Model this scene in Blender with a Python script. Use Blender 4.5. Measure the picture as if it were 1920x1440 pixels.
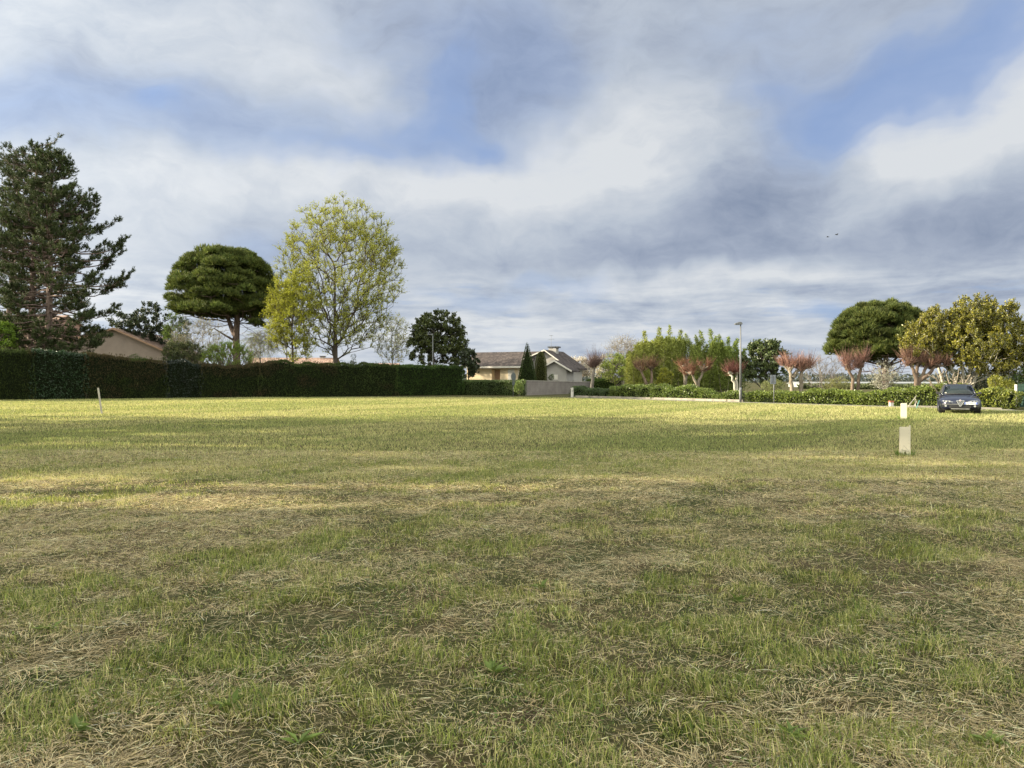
import bpy, math, random
import numpy as np
from mathutils import Vector, Matrix

# ------------------------------------------------------------------ clear
for o in list(bpy.data.objects):
    bpy.data.objects.remove(o, do_unlink=True)
C = bpy.context.scene.collection
SC = bpy.context.scene
PI = math.pi
R = math.radians

# ------------------------------------------------------------------ camera
F = 1400.0          # focal length of the photograph in its own pixels
EYE = 1.6
HOR = 714.0
cam_d = bpy.data.cameras.new('camera')
cam_d.sensor_width = 36.0
cam_d.lens = 36.0 * F / 1920.0
cam_d.clip_start = 0.05
cam_d.clip_end = 9000
cam = bpy.data.objects.new('camera', cam_d)
C.objects.link(cam)
cam.location = (0, 0, EYE)
cam.rotation_euler = (R(90) - math.atan((720 - HOR) / F), 0, 0)
SC.camera = cam

# ------------------------------------------------------------------ sun and sky
SUN_EL = R(17.0)
SUN_AZ = R(-87.0)     # measured from +Y towards +X: the sun stands on the left
S = Vector((math.sin(SUN_AZ) * math.cos(SUN_EL), math.cos(SUN_AZ) * math.cos(SUN_EL), math.sin(SUN_EL)))
sun_d = bpy.data.lights.new('sun', 'SUN')
sun_d.energy = 5.0
sun_d.angle = R(0.6)
sun_d.color = (1.0, 0.87, 0.66)
sun = bpy.data.objects.new('sun', sun_d)
C.objects.link(sun)
sun.location = S * 200
sun.rotation_euler = S.to_track_quat('Z', 'Y').to_euler()

SC.view_settings.view_transform = 'Standard'
SC.view_settings.look = 'None'
SC.view_settings.gamma = 1.0
SC.view_settings.exposure = 1.45
SC.view_settings.use_curve_mapping = False
SC.cycles.max_bounces = 6
SC.cycles.transparent_max_bounces = 6
SC.cycles.sample_clamp_indirect = 4.0

W = bpy.data.worlds.new('World')
SC.world = W
W.use_nodes = True
nt = W.node_tree
for n in list(nt.nodes):
    nt.nodes.remove(n)


class NG:
    """small helper for building node trees"""
    def __init__(s, tree):
        s.t = tree

    def n(s, typ, **kw):
        nd = s.t.nodes.new(typ)
        for k, v in kw.items():
            setattr(nd, k, v)
        return nd

    def put(s, sock, v):
        if isinstance(v, bpy.types.NodeSocket):
            s.t.links.new(v, sock)
        else:
            sock.default_value = v

    def math(s, op, a, b=0.0, c=0.0, clamp=False):
        nd = s.n('ShaderNodeMath', operation=op, use_clamp=clamp)
        s.put(nd.inputs[0], a); s.put(nd.inputs[1], b); s.put(nd.inputs[2], c)
        return nd.outputs[0]

    def vmath(s, op, a, b=(0, 0, 0)):
        nd = s.n('ShaderNodeVectorMath', operation=op)
        s.put(nd.inputs[0], a); s.put(nd.inputs[1], b)
        return nd.outputs['Value'] if op in ('DOT_PRODUCT', 'LENGTH') else nd.outputs['Vector']

    def xyz(s, x, y, z=0.0):
        nd = s.n('ShaderNodeCombineXYZ')
        s.put(nd.inputs[0], x); s.put(nd.inputs[1], y); s.put(nd.inputs[2], z)
        return nd.outputs[0]

    def noise(s, vec, scale, detail=4, rough=0.55, dist=0.0, color=False):
        nd = s.n('ShaderNodeTexNoise')
        s.put(nd.inputs['Vector'], vec)
        nd.inputs['Scale'].default_value = scale
        nd.inputs['Detail'].default_value = detail
        nd.inputs['Roughness'].default_value = rough
        nd.inputs['Distortion'].default_value = dist
        return nd.outputs['Color' if color else 'Fac']

    def ramp(s, fac, stops, interp='LINEAR'):
        nd = s.n('ShaderNodeValToRGB')
        nd.color_ramp.interpolation = interp
        e = nd.color_ramp.elements
        while len(e) < len(stops):
            e.new(0.5)
        for el, (p, c) in zip(e, stops):
            el.position = p
            el.color = (c[0], c[1], c[2], 1) if not isinstance(c, (int, float)) else (c, c, c, 1)
        s.put(nd.inputs[0], fac)
        return nd.outputs[0]

    def mix(s, fac, a, b, blend='MIX'):
        nd = s.n('ShaderNodeMix', data_type='RGBA', blend_type=blend)
        s.put(nd.inputs[0], fac)
        for sock, v in ((nd.inputs[6], a), (nd.inputs[7], b)):
            if isinstance(v, tuple):
                v = (v[0], v[1], v[2], 1)
            s.put(sock, v)
        return nd.outputs[2]


g = NG(nt)
tc = g.n('ShaderNodeTexCoord')
D = tc.outputs['Generated']
sep = g.n('ShaderNodeSeparateXYZ')
g.put(sep.inputs[0], D)
dx, dy, dz = sep.outputs
az = g.math('ARCTAN2', dx, dy)
el = g.math('ARCSINE', dz)
AE = g.xyz(az, el, 0.0)
zz = g.math('ADD', g.math('MAXIMUM', dz, 0.0), 0.10)
Q = g.xyz(g.math('DIVIDE', dx, zz), g.math('DIVIDE', dy, zz), 0.0)
warp = g.vmath('SUBTRACT', g.noise(AE, 5.0, 4, 0.55, color=True), (0.5, 0.5, 0.5))
wsc = g.vmath('MULTIPLY', warp, (0.22, 0.13, 0.0))
AEW = g.vmath('ADD', AE, wsc)


def pxdir(px, py):
    a = math.atan((px - 960) / F)
    e = math.atan((HOR - py) / F * math.cos(a))
    return a, e


def blob(px, py, sx, sy, amp, rot=0.0, acc=None, src=None):
    a, e = pxdir(px, py)
    mp = g.n('ShaderNodeMapping', vector_type='TEXTURE')
    g.put(mp.inputs['Vector'], src or AEW)
    mp.inputs['Location'].default_value = (a, e, 0)
    mp.inputs['Rotation'].default_value = (0, 0, R(rot))
    mp.inputs['Scale'].default_value = (sx / F, sy / F, 1)
    v = mp.outputs[0]
    ex = g.math('EXPONENT', g.math('MULTIPLY', g.vmath('DOT_PRODUCT', v, v), -0.5))
    return g.math('MULTIPLY_ADD', ex, amp, acc if acc is not None else 0.0)


fb1 = g.noise(Q, 1.3, 6, 0.55, 0.3)
fb2 = g.noise(g.vmath('MULTIPLY', Q, (0.6, 1.5, 1)), 1.0, 7, 0.6, 0.2)
fb3 = g.noise(g.vmath('MULTIPLY', AE, (1.0, 2.2, 1)), 7.0, 6, 0.55, 0.4)
fbl = g.noise(g.vmath('MULTIPLY', AE, (3.2, 19.0, 1)), 2.5, 8, 0.62, 0.35)
low = g.ramp(el, [(0.0, 1.0), (0.09, 0.85), (0.17, 0.0)], 'EASE')
B = g.math('MULTIPLY_ADD', g.math('SUBTRACT', fb1, 0.5), 0.34, 0.555)
B = g.math('MULTIPLY_ADD', g.math('SUBTRACT', fb3, 0.5), 0.62, B)
lowv = g.math('MULTIPLY', g.math('SUBTRACT', fbl, 0.5), low)
B = g.math('MULTIPLY_ADD', lowv, 2.1, B)
B = g.math('MULTIPLY_ADD', low, 0.17, B)
fb4 = g.noise(g.vmath('MULTIPLY', AEW, (1.0, 2.0, 1)), 17.0, 7, 0.62, 0.3)
B = g.math('MULTIPLY_ADD', g.math('SUBTRACT', fb4, 0.5), 0.58, B)
for b in [(1110, 270, 90, 60, .40, 0), (1080, 350, 200, 55, .30, 5), (1250, 200, 120, 90, .16, 0), (1760, 290, 230, 50, .50, 28), (1880, 190, 110, 60, .42, 35),
          (120, 90, 220, 60, .16, 0), (600, 130, 80, 110, .24, 0), (330, 350, 160, 50, .26, 0), (520, 330, 120, 40, .18, 0),
          (820, 350, 170, 32, .30, 0), (1440, 522, 130, 18, .36, 0), (950, 400, 170, 36, .16, 0), (250, 500, 160, 60, .12, 0),
          (1130, 530, 180, 14, .22, 0), (1250, 620, 500, 18, .14, 0), (880, 620, 150, 16, .2, 0),
          (380, 220, 150, 50, -.34, -10), (1400, 385, 150, 60, -.42, 0), (1700, 440, 260, 45, -.32, 0),
          (1300, 480, 320, 24, -.18, 0), (50, 205, 110, 38, -.26, 0), (900, 90, 130, 90, -.26, 0), (1010, 170, 70, 80, -.20, 0),
          (1700, 545, 260, 20, -.26, 0), (1380, 270, 110, 50, -.14, 0), (1500, 60, 250, 60, -.12, 0),
          (680, 430, 170, 30, -.12, 0), (1620, 360, 60, 22, -.12, 0), (500, 470, 90, 50, -.18, 0), (700, 20, 90, 40, -.1, 0)]:
    B = blob(b[0], b[1], b[2], b[3], b[4], b[5], B)
G = g.math('MULTIPLY_ADD', g.math('MULTIPLY', low, g.math('SUBTRACT', g.noise(g.vmath('MULTIPLY', AE, (3.0, 20.0, 1)), 2.7, 5, 0.6, 0.3), 0.47)), 2.4, -0.10)
G = g.math('MAXIMUM', G, 0.0)
G = g.math('MULTIPLY_ADD', g.math('SUBTRACT', fb2, 0.5), 0.25, G)
for b in [(835, 185, 50, 55, .72, 0), (790, 262, 110, 24, .50, -5), (640, 290, 95, 20, .50, 0), (915, 283, 28, 16, .45, 0),
          (355, 205, 26, 16, .40, 0), (1690, 160, 130, 42, .55, 22), (1640, 238, 70, 24, .60, 8), (1850, 75, 130, 36, .62, 25),
          (1450, 150, 60, 22, .40, 0), (1560, 185, 80, 30, .35, 10), (1560, 588, 45, 12, .6, 0), (1030, 528, 60, 10, .45, 0),
          (900, 560, 60, 12, .35, 0), (1905, 620, 30, 14, .5, 0), (470, 480, 70, 30, .28, 0), (980, 150, 80, 90, .32, 0),
          (380, 230, 150, 42, .34, 0), (700, 60, 110, 60, .16, 0), (60, 210, 100, 32, .30, 0), (1450, 40, 200, 50, .16, 0)]:
    G = blob(b[0], b[1], b[2], b[3], b[4], b[5], G)
G = g.math('MULTIPLY', G, g.math('MULTIPLY_ADD', fb3, 1.1, 0.45))
G = g.math('MULTIPLY_ADD', g.math('SUBTRACT', fb4, 0.5), 0.35, G)
G = g.ramp(G, [(0.02, 0.0), (0.30, 0.30), (0.62, 0.60), (1.0, 0.76)], 'EASE')
cloud = g.ramp(B, [(0.0, (.28, .345, .48)), (0.3, (.42, .485, .61)), (0.55, (.55, .615, .715)), (0.8, (.68, .73, .80)), (1.0, (.80, .835, .875))])
sky = g.n('ShaderNodeTexSky', sky_type='NISHITA')
sky.sun_disc = False
sky.sun_elevation = SUN_EL
sky.sun_rotation = SUN_AZ
sky.air_density = 1.0
sky.dust_density = 0.6
sky.ozone_density = 2.0
# the blue gaps show the sky texture; thin cloud veils keep them pale
blue = g.mix(0.72, sky.outputs[0], (1.75, 2.75, 5.3))
cl10 = g.vmath('SCALE', cloud)
cl10.node.inputs['Scale'].default_value = 6.5
col = g.mix(G, cl10, blue)
# added fill light: unseen sky behind the viewer and sunward is boosted and warmed
sd = g.vmath('DOT_PRODUCT', D, tuple(S))
glow = g.math('POWER', g.math('MAXIMUM', g.math('MULTIPLY_ADD', sd, 0.5, 0.5), 0.0), 8.0)
back = g.ramp(g.math('MULTIPLY_ADD', dy, -0.5, 0.5), [(0.22, 0.0), (0.60, 1.0)], 'EASE')
gain = g.math('ADD', g.math('MULTIPLY_ADD', glow, 1.8, 1.0), g.math('MULTIPLY', back, 3.0))
fin = g.n('ShaderNodeVectorMath', operation='SCALE')
warm = g.mix(g.math('MULTIPLY', g.math('ADD', back, glow), 0.8, clamp=True), (1.0, 1.0, 1.0), (1.12, 1.0, 0.75))
g.put(fin.inputs[0], g.mix(1.0, col, warm, 'MULTIPLY'))
g.put(fin.inputs['Scale'], gain)
bg = g.n('ShaderNodeBackground')
bg.inputs['Strength'].default_value = 0.05
g.put(bg.inputs[0], fin.outputs[0])
wo = g.n('ShaderNodeOutputWorld')
nt.links.new(bg.outputs[0], wo.inputs[0])
W.cycles.sampling_method = 'MANUAL'
W.cycles.sample_map_resolution = 512


# ------------------------------------------------------------------ helpers: placing
def X(px, d):
    return (px - 960) / F * d


def Z(py, d):
    return EYE + (HOR - py) / F * d


def gd(py):
    """distance at which flat ground shows at image row py"""
    return F * EYE / (py - HOR)


# ------------------------------------------------------------------ helpers: numpy noise, ground height
def _hash(ix, iy, seed):
    h = (ix.astype(np.int64) * 374761393 + iy.astype(np.int64) * 668265263 + seed * 974634777) & 0xFFFFFFFF
    h = ((h ^ (h >> 13)) * 1274126177) & 0xFFFFFFFF
    return ((h ^ (h >> 16)) & 0xFFFF) / 65535.0


def vnoise(x, y, seed=0):
    x = np.asarray(x, float); y = np.asarray(y, float)
    ix = np.floor(x); iy = np.floor(y)
    fx = x - ix; fy = y - iy
    fx = fx * fx * (3 - 2 * fx); fy = fy * fy * (3 - 2 * fy)
    a = _hash(ix, iy, seed); b = _hash(ix + 1, iy, seed)
    c = _hash(ix, iy + 1, seed); d = _hash(ix + 1, iy + 1, seed)
    return (a + (b - a) * fx) * (1 - fy) + (c + (d - c) * fx) * fy


def fbm(x, y, seed=0, octs=4, rough=0.5):
    s = 0; a = 1; t = 0
    for i in range(octs):
        s = s + a * vnoise(x * 2 ** i + 17.3 * i, y * 2 ** i - 9.1 * i, seed + i)
        t += a; a *= rough
    return s / t


def ground_h(x, y):
    r = np.sqrt(np.asarray(x) ** 2 + np.asarray(y) ** 2)
    k = np.clip((60 - r) / 25, 0, 1)
    near = np.clip((25 - r) / 15, 0, 1)
    return (k * 0.10 * (fbm(x / 5, y / 5, 3, 3) - 0.5) + near * 0.07 * (fbm(x / 0.7, y / 0.7, 8, 3) - 0.5))


H0 = float(ground_h(np.array(0.0), np.array(0.0)))
cam.location.z = EYE


# ------------------------------------------------------------------ helpers: materials
def new_mat(name):
    m = bpy.data.materials.new(name)
    m.use_nodes = True
    t = m.node_tree
    for n in list(t.nodes):
        t.nodes.remove(n)
    k = NG(t)
    out = k.n('ShaderNodeOutputMaterial')
    return m, k, out


def pmat(name, col, rough=0.6, metal=0.0, var=0.12, scale=6.0, bump=0.0, coat=0.0, spec=0.5, col2=None):
    m, k, out = new_mat(name)
    t = k.n('ShaderNodeTexCoord').outputs['Object']
    nz = k.noise(t, scale, 5, 0.6)
    c2 = col2 or tuple(c * (1 - var * 2) for c in col)
    c1 = tuple(min(1, c * (1 + var)) for c in col)
    base = k.ramp(nz, [(0.3, c2), (0.7, c1)])
    p = k.n('ShaderNodeBsdfPrincipled')
    k.put(p.inputs['Base Color'], base)
    p.inputs['Roughness'].default_value = rough
    p.inputs['Metallic'].default_value = metal
    p.inputs['Coat Weight'].default_value = coat
    p.inputs['Specular IOR Level'].default_value = spec
    if bump:
        b = k.n('ShaderNodeBump')
        b.inputs['Strength'].default_value = bump
        b.inputs['Distance'].default_value = 0.02
        k.put(b.inputs['Height'], k.noise(t, scale * 5, 5, 0.6))
        k.put(p.inputs['Normal'], b.outputs[0])
    k.t.links.new(p.outputs[0], out.inputs[0])
    return m


def leaf_mat(name, transl=0.35, rough=0.5, spec=0.3, gain=1.0):
    """leaves: the colour of each leaf is stored on the mesh, light passes partly through"""
    m, k, out = new_mat(name)
    at = k.n('ShaderNodeAttribute', attribute_name='Col')
    c = at.outputs['Color']
    p = k.n('ShaderNodeBsdfPrincipled')
    k.put(p.inputs['Base Color'], c)
    p.inputs['Roughness'].default_value = rough
    p.inputs['Specular IOR Level'].default_value = spec
    tr = k.n('ShaderNodeBsdfTranslucent')
    k.put(tr.inputs[0], k.mix(0.6, c, (1.0, 1.0, 0.45), 'MULTIPLY'))
    mx = k.n('ShaderNodeMixShader')
    mx.inputs[0].default_value = transl
    k.t.links.new(p.outputs[0], mx.inputs[1])
    k.t.links.new(tr.outputs[0], mx.inputs[2])
    k.t.links.new(mx.outputs[0], out.inputs[0])
    return m


def bark_mat(name, c1, c2, scale=4.0):
    m, k, out = new_mat(name)
    t = k.n('ShaderNodeTexCoord').outputs['Object']
    v = k.vmath('MULTIPLY', t, (1, 1, 0.3))
    nz = k.noise(v, scale, 6, 0.7)
    base = k.ramp(nz, [(0.32, c1), (0.68, c2)])
    p = k.n('ShaderNodeBsdfPrincipled')
    k.put(p.inputs['Base Color'], base)
    p.inputs['Roughness'].default_value = 0.9
    p.inputs['Specular IOR Level'].default_value = 0.15
    b = k.n('ShaderNodeBump')
    b.inputs['Strength'].default_value = 0.8
    b.inputs['Distance'].default_value = 0.05
    k.put(b.inputs['Height'], k.noise(v, scale * 3, 5, 0.7))
    k.put(p.inputs['Normal'], b.outputs[0])
    k.t.links.new(p.outputs[0], out.inputs[0])
    return m


M = {}
M['leaf'] = leaf_mat('leaf', 0.35, 0.5, 0.3)
M['glossleaf'] = leaf_mat('glossy_leaf', 0.18, 0.35, 0.55)
M['needle'] = leaf_mat('needle', 0.15, 0.6, 0.2)
M['thuja'] = leaf_mat('thuja', 0.12, 0.7, 0.15)
M['grass'] = leaf_mat('grass_blade', 0.40, 0.6, 0.25)
M['petal'] = leaf_mat('petal', 0.4, 0.7, 0.2)
M['bark'] = bark_mat('bark_dark', (.045, .035, .028), (.12, .10, .085))
M['bark_pine'] = bark_mat('bark_pine', (.07, .05, .045), (.24, .18, .15))
M['bark_pale'] = bark_mat('bark_pale', (.09, .075, .055), (.34, .29, .22), 3.5)
M['bark_white'] = bark_mat('bark_white', (.22, .2, .15), (.62, .58, .48), 2.5)
M['bark_brown'] = bark_mat('bark_brown', (.07, .05, .038), (.22, .165, .12))
M['bark_grey'] = bark_mat('bark_grey', (.12, .105, .09), (.26, .235, .20))
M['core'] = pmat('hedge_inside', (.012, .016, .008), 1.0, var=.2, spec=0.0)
M['shoot'] = leaf_mat('shoot', 0.05, 0.6, 0.2)


# ------------------------------------------------------------------ helpers: meshes
def link(o, parent=None):
    C.objects.link(o)
    if parent is not None:
        o.parent = parent
    return o


def mesh_np(name, V, faces, mat, parent=None, col=None, smooth=False, midx=None, loc=None):
    """V (n,3); faces: list of int arrays (k,3) or (k,4); col (n,3) goes to attribute Col"""
    me = bpy.data.meshes.new(name)
    V = np.asarray(V, np.float32)
    me.vertices.add(len(V))
    me.vertices.foreach_set('co', V.ravel())
    loops = np.concatenate([f.ravel() for f in faces]).astype(np.int32)
    tot = np.concatenate([np.full(len(f), f.shape[1]) for f in faces]).astype(np.int32)
    st = np.concatenate([[0], np.cumsum(tot)[:-1]]).astype(np.int32)
    me.loops.add(len(loops))
    me.loops.foreach_set('vertex_index', loops)
    me.polygons.add(len(tot))
    me.polygons.foreach_set('loop_start', st)
    me.polygons.foreach_set('loop_total', tot)
    if midx is not None:
        me.polygons.foreach_set('material_index', np.asarray(midx, np.int32))
    me.polygons.foreach_set('use_smooth', np.full(len(tot), smooth))
    me.update(calc_edges=True)
    if col is not None:
        a = me.attributes.new('Col', 'FLOAT_COLOR', 'POINT')
        c = np.ones((len(V), 4), np.float32)
        c[:, :3] = col
        a.data.foreach_set('color', c.ravel())
    for m in (mat if isinstance(mat, (list, tuple)) else [mat]):
        me.materials.append(m)
    o = bpy.data.objects.new(name, me)
    if loc is not None:
        o.location = loc
    return link(o, parent)


class Geo:
    """collects numpy geometry with colours"""
    def __init__(s):
        s.V = []; s.F3 = []; s.F4 = []; s.Cc = []; s.n = 0

    def add(s, V, F, col):
        V = np.asarray(V, float)
        F = np.asarray(F) + s.n
        (s.F3 if F.shape[1] == 3 else s.F4).append(F)
        s.V.append(V)
        col = np.asarray(col, float)
        if col.ndim == 1:
            col = np.tile(col, (len(V), 1))
        s.Cc.append(col)
        s.n += len(V)

    def build(s, name, mat, parent=None, smooth=False, loc=None):
        fs = []
        if s.F3: fs.append(np.concatenate(s.F3))
        if s.F4: fs.append(np.concatenate(s.F4))
        return mesh_np(name, np.concatenate(s.V), fs, mat, parent, np.concatenate(s.Cc), smooth, loc=loc)


def unit(v):
    return v / np.maximum(np.linalg.norm(v, axis=-1, keepdims=True), 1e-9)


def rand_unit(rng, n):
    return unit(rng.normal(size=(n, 3)))


def perp(d):
    a = np.where(np.abs(d[:, 2:3]) > 0.9, np.array([[1., 0, 0]]), np.array([[0., 0, 1]]))
    return unit(np.cross(d, a))


def add_leaves(geo, rng, P, A, L, Wd, col, fold=0.25, N=None):
    """rhombic leaves: base P, axis A, length L, width Wd"""
    n = len(P)
    if n == 0: return
    A = unit(A)
    L = np.broadcast_to(np.asarray(L, float), (n,))[:, None]
    Wd = np.broadcast_to(np.asarray(Wd, float), (n,))[:, None]
    if N is None:
        N = rand_unit(rng, n)
    side = unit(np.cross(A, N))
    up = np.cross(side, A)
    V = np.empty((n, 4, 3))
    V[:, 0] = P
    V[:, 1] = P + A * L * .45 + side * Wd * .5 + up * L * fold * .3
    V[:, 2] = P + A * L + up * L * fold * -.3
    V[:, 3] = P + A * L * .45 - side * Wd * .5 + up * L * fold * .3
    idx = np.arange(n)[:, None] * 4
    Fq = idx + np.array([[0, 1, 2, 3]])
    geo.add(V.reshape(-1, 3), Fq, np.repeat(col, 4, axis=0))


def add_spikes(geo, rng, P, A, L, Wd, col):
    """narrow triangles (needles, twigs)"""
    n = len(P)
    if n == 0: return
    A = unit(A)
    L = np.broadcast_to(np.asarray(L, float), (n,))[:, None]
    Wd = np.broadcast_to(np.asarray(Wd, float), (n,))[:, None]
    side = unit(np.cross(A, rand_unit(rng, n)))
    V = np.empty((n, 3, 3))
    V[:, 0] = P - side * Wd * .5
    V[:, 1] = P + side * Wd * .5
    V[:, 2] = P + A * L
    geo.add(V.reshape(-1, 3), np.arange(n)[:, None] * 3 + np.array([[0, 1, 2]]), np.repeat(col, 3, axis=0))


def add_frusta(geo, P0, P1, R0, R1, sides, col=(.5, .5, .5)):
    n = len(P0)
    if n == 0: return
    P0 = np.asarray(P0, float); P1 = np.asarray(P1, float)
    R0 = np.broadcast_to(np.asarray(R0, float), (n,)); R1 = np.broadcast_to(np.asarray(R1, float), (n,))
    A = unit(P1 - P0)
    u = perp(A); v = np.cross(A, u)
    th = np.arange(sides) / sides * 2 * PI
    ring = u[:, None, :] * np.cos(th)[None, :, None] + v[:, None, :] * np.sin(th)[None, :, None]
    V = np.concatenate([P0[:, None] + ring * R0[:, None, None], P1[:, None] + ring * R1[:, None, None]], axis=1)
    base = np.arange(n)[:, None] * (2 * sides)
    Fs = []
    for i in range(sides):
        j = (i + 1) % sides
        Fs.append(base + np.array([[i, j, sides + j, sides + i]]))
    col = np.asarray(col, float)
    if col.ndim == 2:
        col = np.repeat(col, 2 * sides, axis=0)
    geo.add(V.reshape(-1, 3), np.concatenate(Fs), col)


def add_tube(geo, pts, rad, sides=8, col=(.5, .5, .5)):
    pts = np.asarray(pts, float)
    rad = np.broadcast_to(np.asarray(rad, float), (len(pts),))
    T = unit(np.gradient(pts, axis=0))
    ref = np.array([[1., 0, 0]]) if abs(T[0][2]) > 0.7 else np.array([[0., 0, 1]])
    u = unit(np.cross(T, np.repeat(ref, len(pts), 0)))
    v = np.cross(T, u)
    th = np.arange(sides) / sides * 2 * PI
    V = pts[:, None] + (u[:, None] * np.cos(th)[None, :, None] + v[:, None] * np.sin(th)[None, :, None]) * rad[:, None, None]
    Fs = []
    for k in range(len(pts) - 1):
        for i in range(sides):
            j = (i + 1) % sides
            Fs.append([k * sides + i, k * sides + j, (k + 1) * sides + j, (k + 1) * sides + i])
    geo.add(V.reshape(-1, 3), np.array(Fs), col)
    c = len(pts) - 1
    geo.add(np.concatenate([V[-1], pts[-1:]]), np.array([[i, (i + 1) % sides, sides] for i in range(sides)]), col)


def spline(pts, n):
    """catmull-rom through pts"""
    pts = np.asarray(pts, float)
    P = np.concatenate([[2 * pts[0] - pts[1]], pts, [2 * pts[-1] - pts[-2]]])
    out = []
    segs = len(pts) - 1
    for t in np.linspace(0, segs - 1e-6, n):
        i = int(t); f = t - i
        a, b, c, d = P[i], P[i + 1], P[i + 2], P[i + 3]
        out.append(0.5 * ((2 * b) + (-a + c) * f + (2 * a - 5 * b + 4 * c - d) * f ** 2 + (-a + 3 * b - 3 * c + d) * f ** 3))
    return np.array(out)


def cols(rng, n, c1, c2, v=0.25):
    """n colours between c1 and c2 with a brightness spread"""
    t = rng.random((n, 1))
    c = np.array(c1) * (1 - t) + np.array(c2) * t
    return np.clip(c * (1 + v * rng.normal(size=(n, 1))), 0.003, 0.95)


def thing(name, label, cat, loc=(0, 0, 0), rz=0.0, group=None):
    o = bpy.data.objects.new(name, None)
    o.empty_display_size = 0.3
    C.objects.link(o)
    o.location = loc
    o.rotation_euler = (0, 0, rz)
    o['label'] = label
    o['category'] = cat
    if group: o['group'] = group
    return o


def tag(o, label=None, cat=None, group=None, kind=None):
    if label: o['label'] = label
    if cat: o['category'] = cat
    if group: o['group'] = group
    if kind: o['kind'] = kind
    return o


class PM:
    """polygon collector for built things (boxes, prisms, tubes)"""
    def __init__(s):
        s.v = []; s.f = []

    def poly(s, vs, fs):
        n = len(s.v)
        s.v += [tuple(p) for p in vs]
        s.f += [tuple(i + n for i in f) for f in fs]
        return s

    def box(s, x0, y0, z0, x1, y1, z1):
        return s.poly([(x0, y0, z0), (x1, y0, z0), (x1, y1, z0), (x0, y1, z0), (x0, y0, z1), (x1, y0, z1), (x1, y1, z1), (x0, y1, z1)],
                      [(0, 3, 2, 1), (4, 5, 6, 7), (0, 1, 5, 4), (1, 2, 6, 5), (2, 3, 7, 6), (3, 0, 4, 7)])

    def prism(s, prof, y0, y1, axis='y'):
        """profile of (a,b) pairs extruded along an axis; a,b are the other two axes in order"""
        n = len(prof)
        def mk(a, b, c):
            return (a, c, b) if axis == 'y' else ((c, a, b) if axis == 'x' else (a, b, c))
        vs = [mk(a, b, y0) for a, b in prof] + [mk(a, b, y1) for a, b in prof]
        fs = [tuple(range(n)), tuple(range(2 * n - 1, n - 1, -1))] + [(i, (i + 1) % n, n + (i + 1) % n, n + i) for i in range(n)]
        return s.poly(vs, fs)

    def cyl(s, p0, p1, r0, r1=None, n=12):
        r1 = r0 if r1 is None else r1
        p0 = Vector(p0); p1 = Vector(p1)
        a = (p1 - p0).normalized()
        u = a.orthogonal().normalized(); v = a.cross(u)
        vs = [p0 + (u * math.cos(t) + v * math.sin(t)) * r0 for t in [2 * PI * i / n for i in range(n)]]
        vs += [p1 + (u * math.cos(t) + v * math.sin(t)) * r1 for t in [2 * PI * i / n for i in range(n)]]
        fs = [tuple(range(n - 1, -1, -1)), tuple(range(n, 2 * n))] + [(i, (i + 1) % n, n + (i + 1) % n, n + i) for i in range(n)]
        return s.poly(vs, fs)

    def build(s, name, mat, parent=None, bevel=0.0, smooth=False, sub=0, loc=None, rot=None):
        me = bpy.data.meshes.new(name)
        me.from_pydata(s.v, [], s.f)
        import bmesh
        bm = bmesh.new(); bm.from_mesh(me)
        bmesh.ops.recalc_face_normals(bm, faces=bm.faces[:])
        if bevel:
            bmesh.ops.bevel(bm, geom=bm.edges[:] + bm.verts[:], offset=bevel, segments=2, affect='EDGES', profile=0.5)
        bm.to_mesh(me); bm.free()
        if smooth:
            me.polygons.foreach_set('use_smooth', [True] * len(me.polygons))
        me.materials.append(mat)
        o = bpy.data.objects.new(name, me)
        if loc: o.location = loc
        if rot: o.rotation_euler = rot
        if sub:
            md = o.modifiers.new('sub', 'SUBSURF'); md.levels = sub; md.render_levels = sub
        return link(o, parent)


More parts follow.
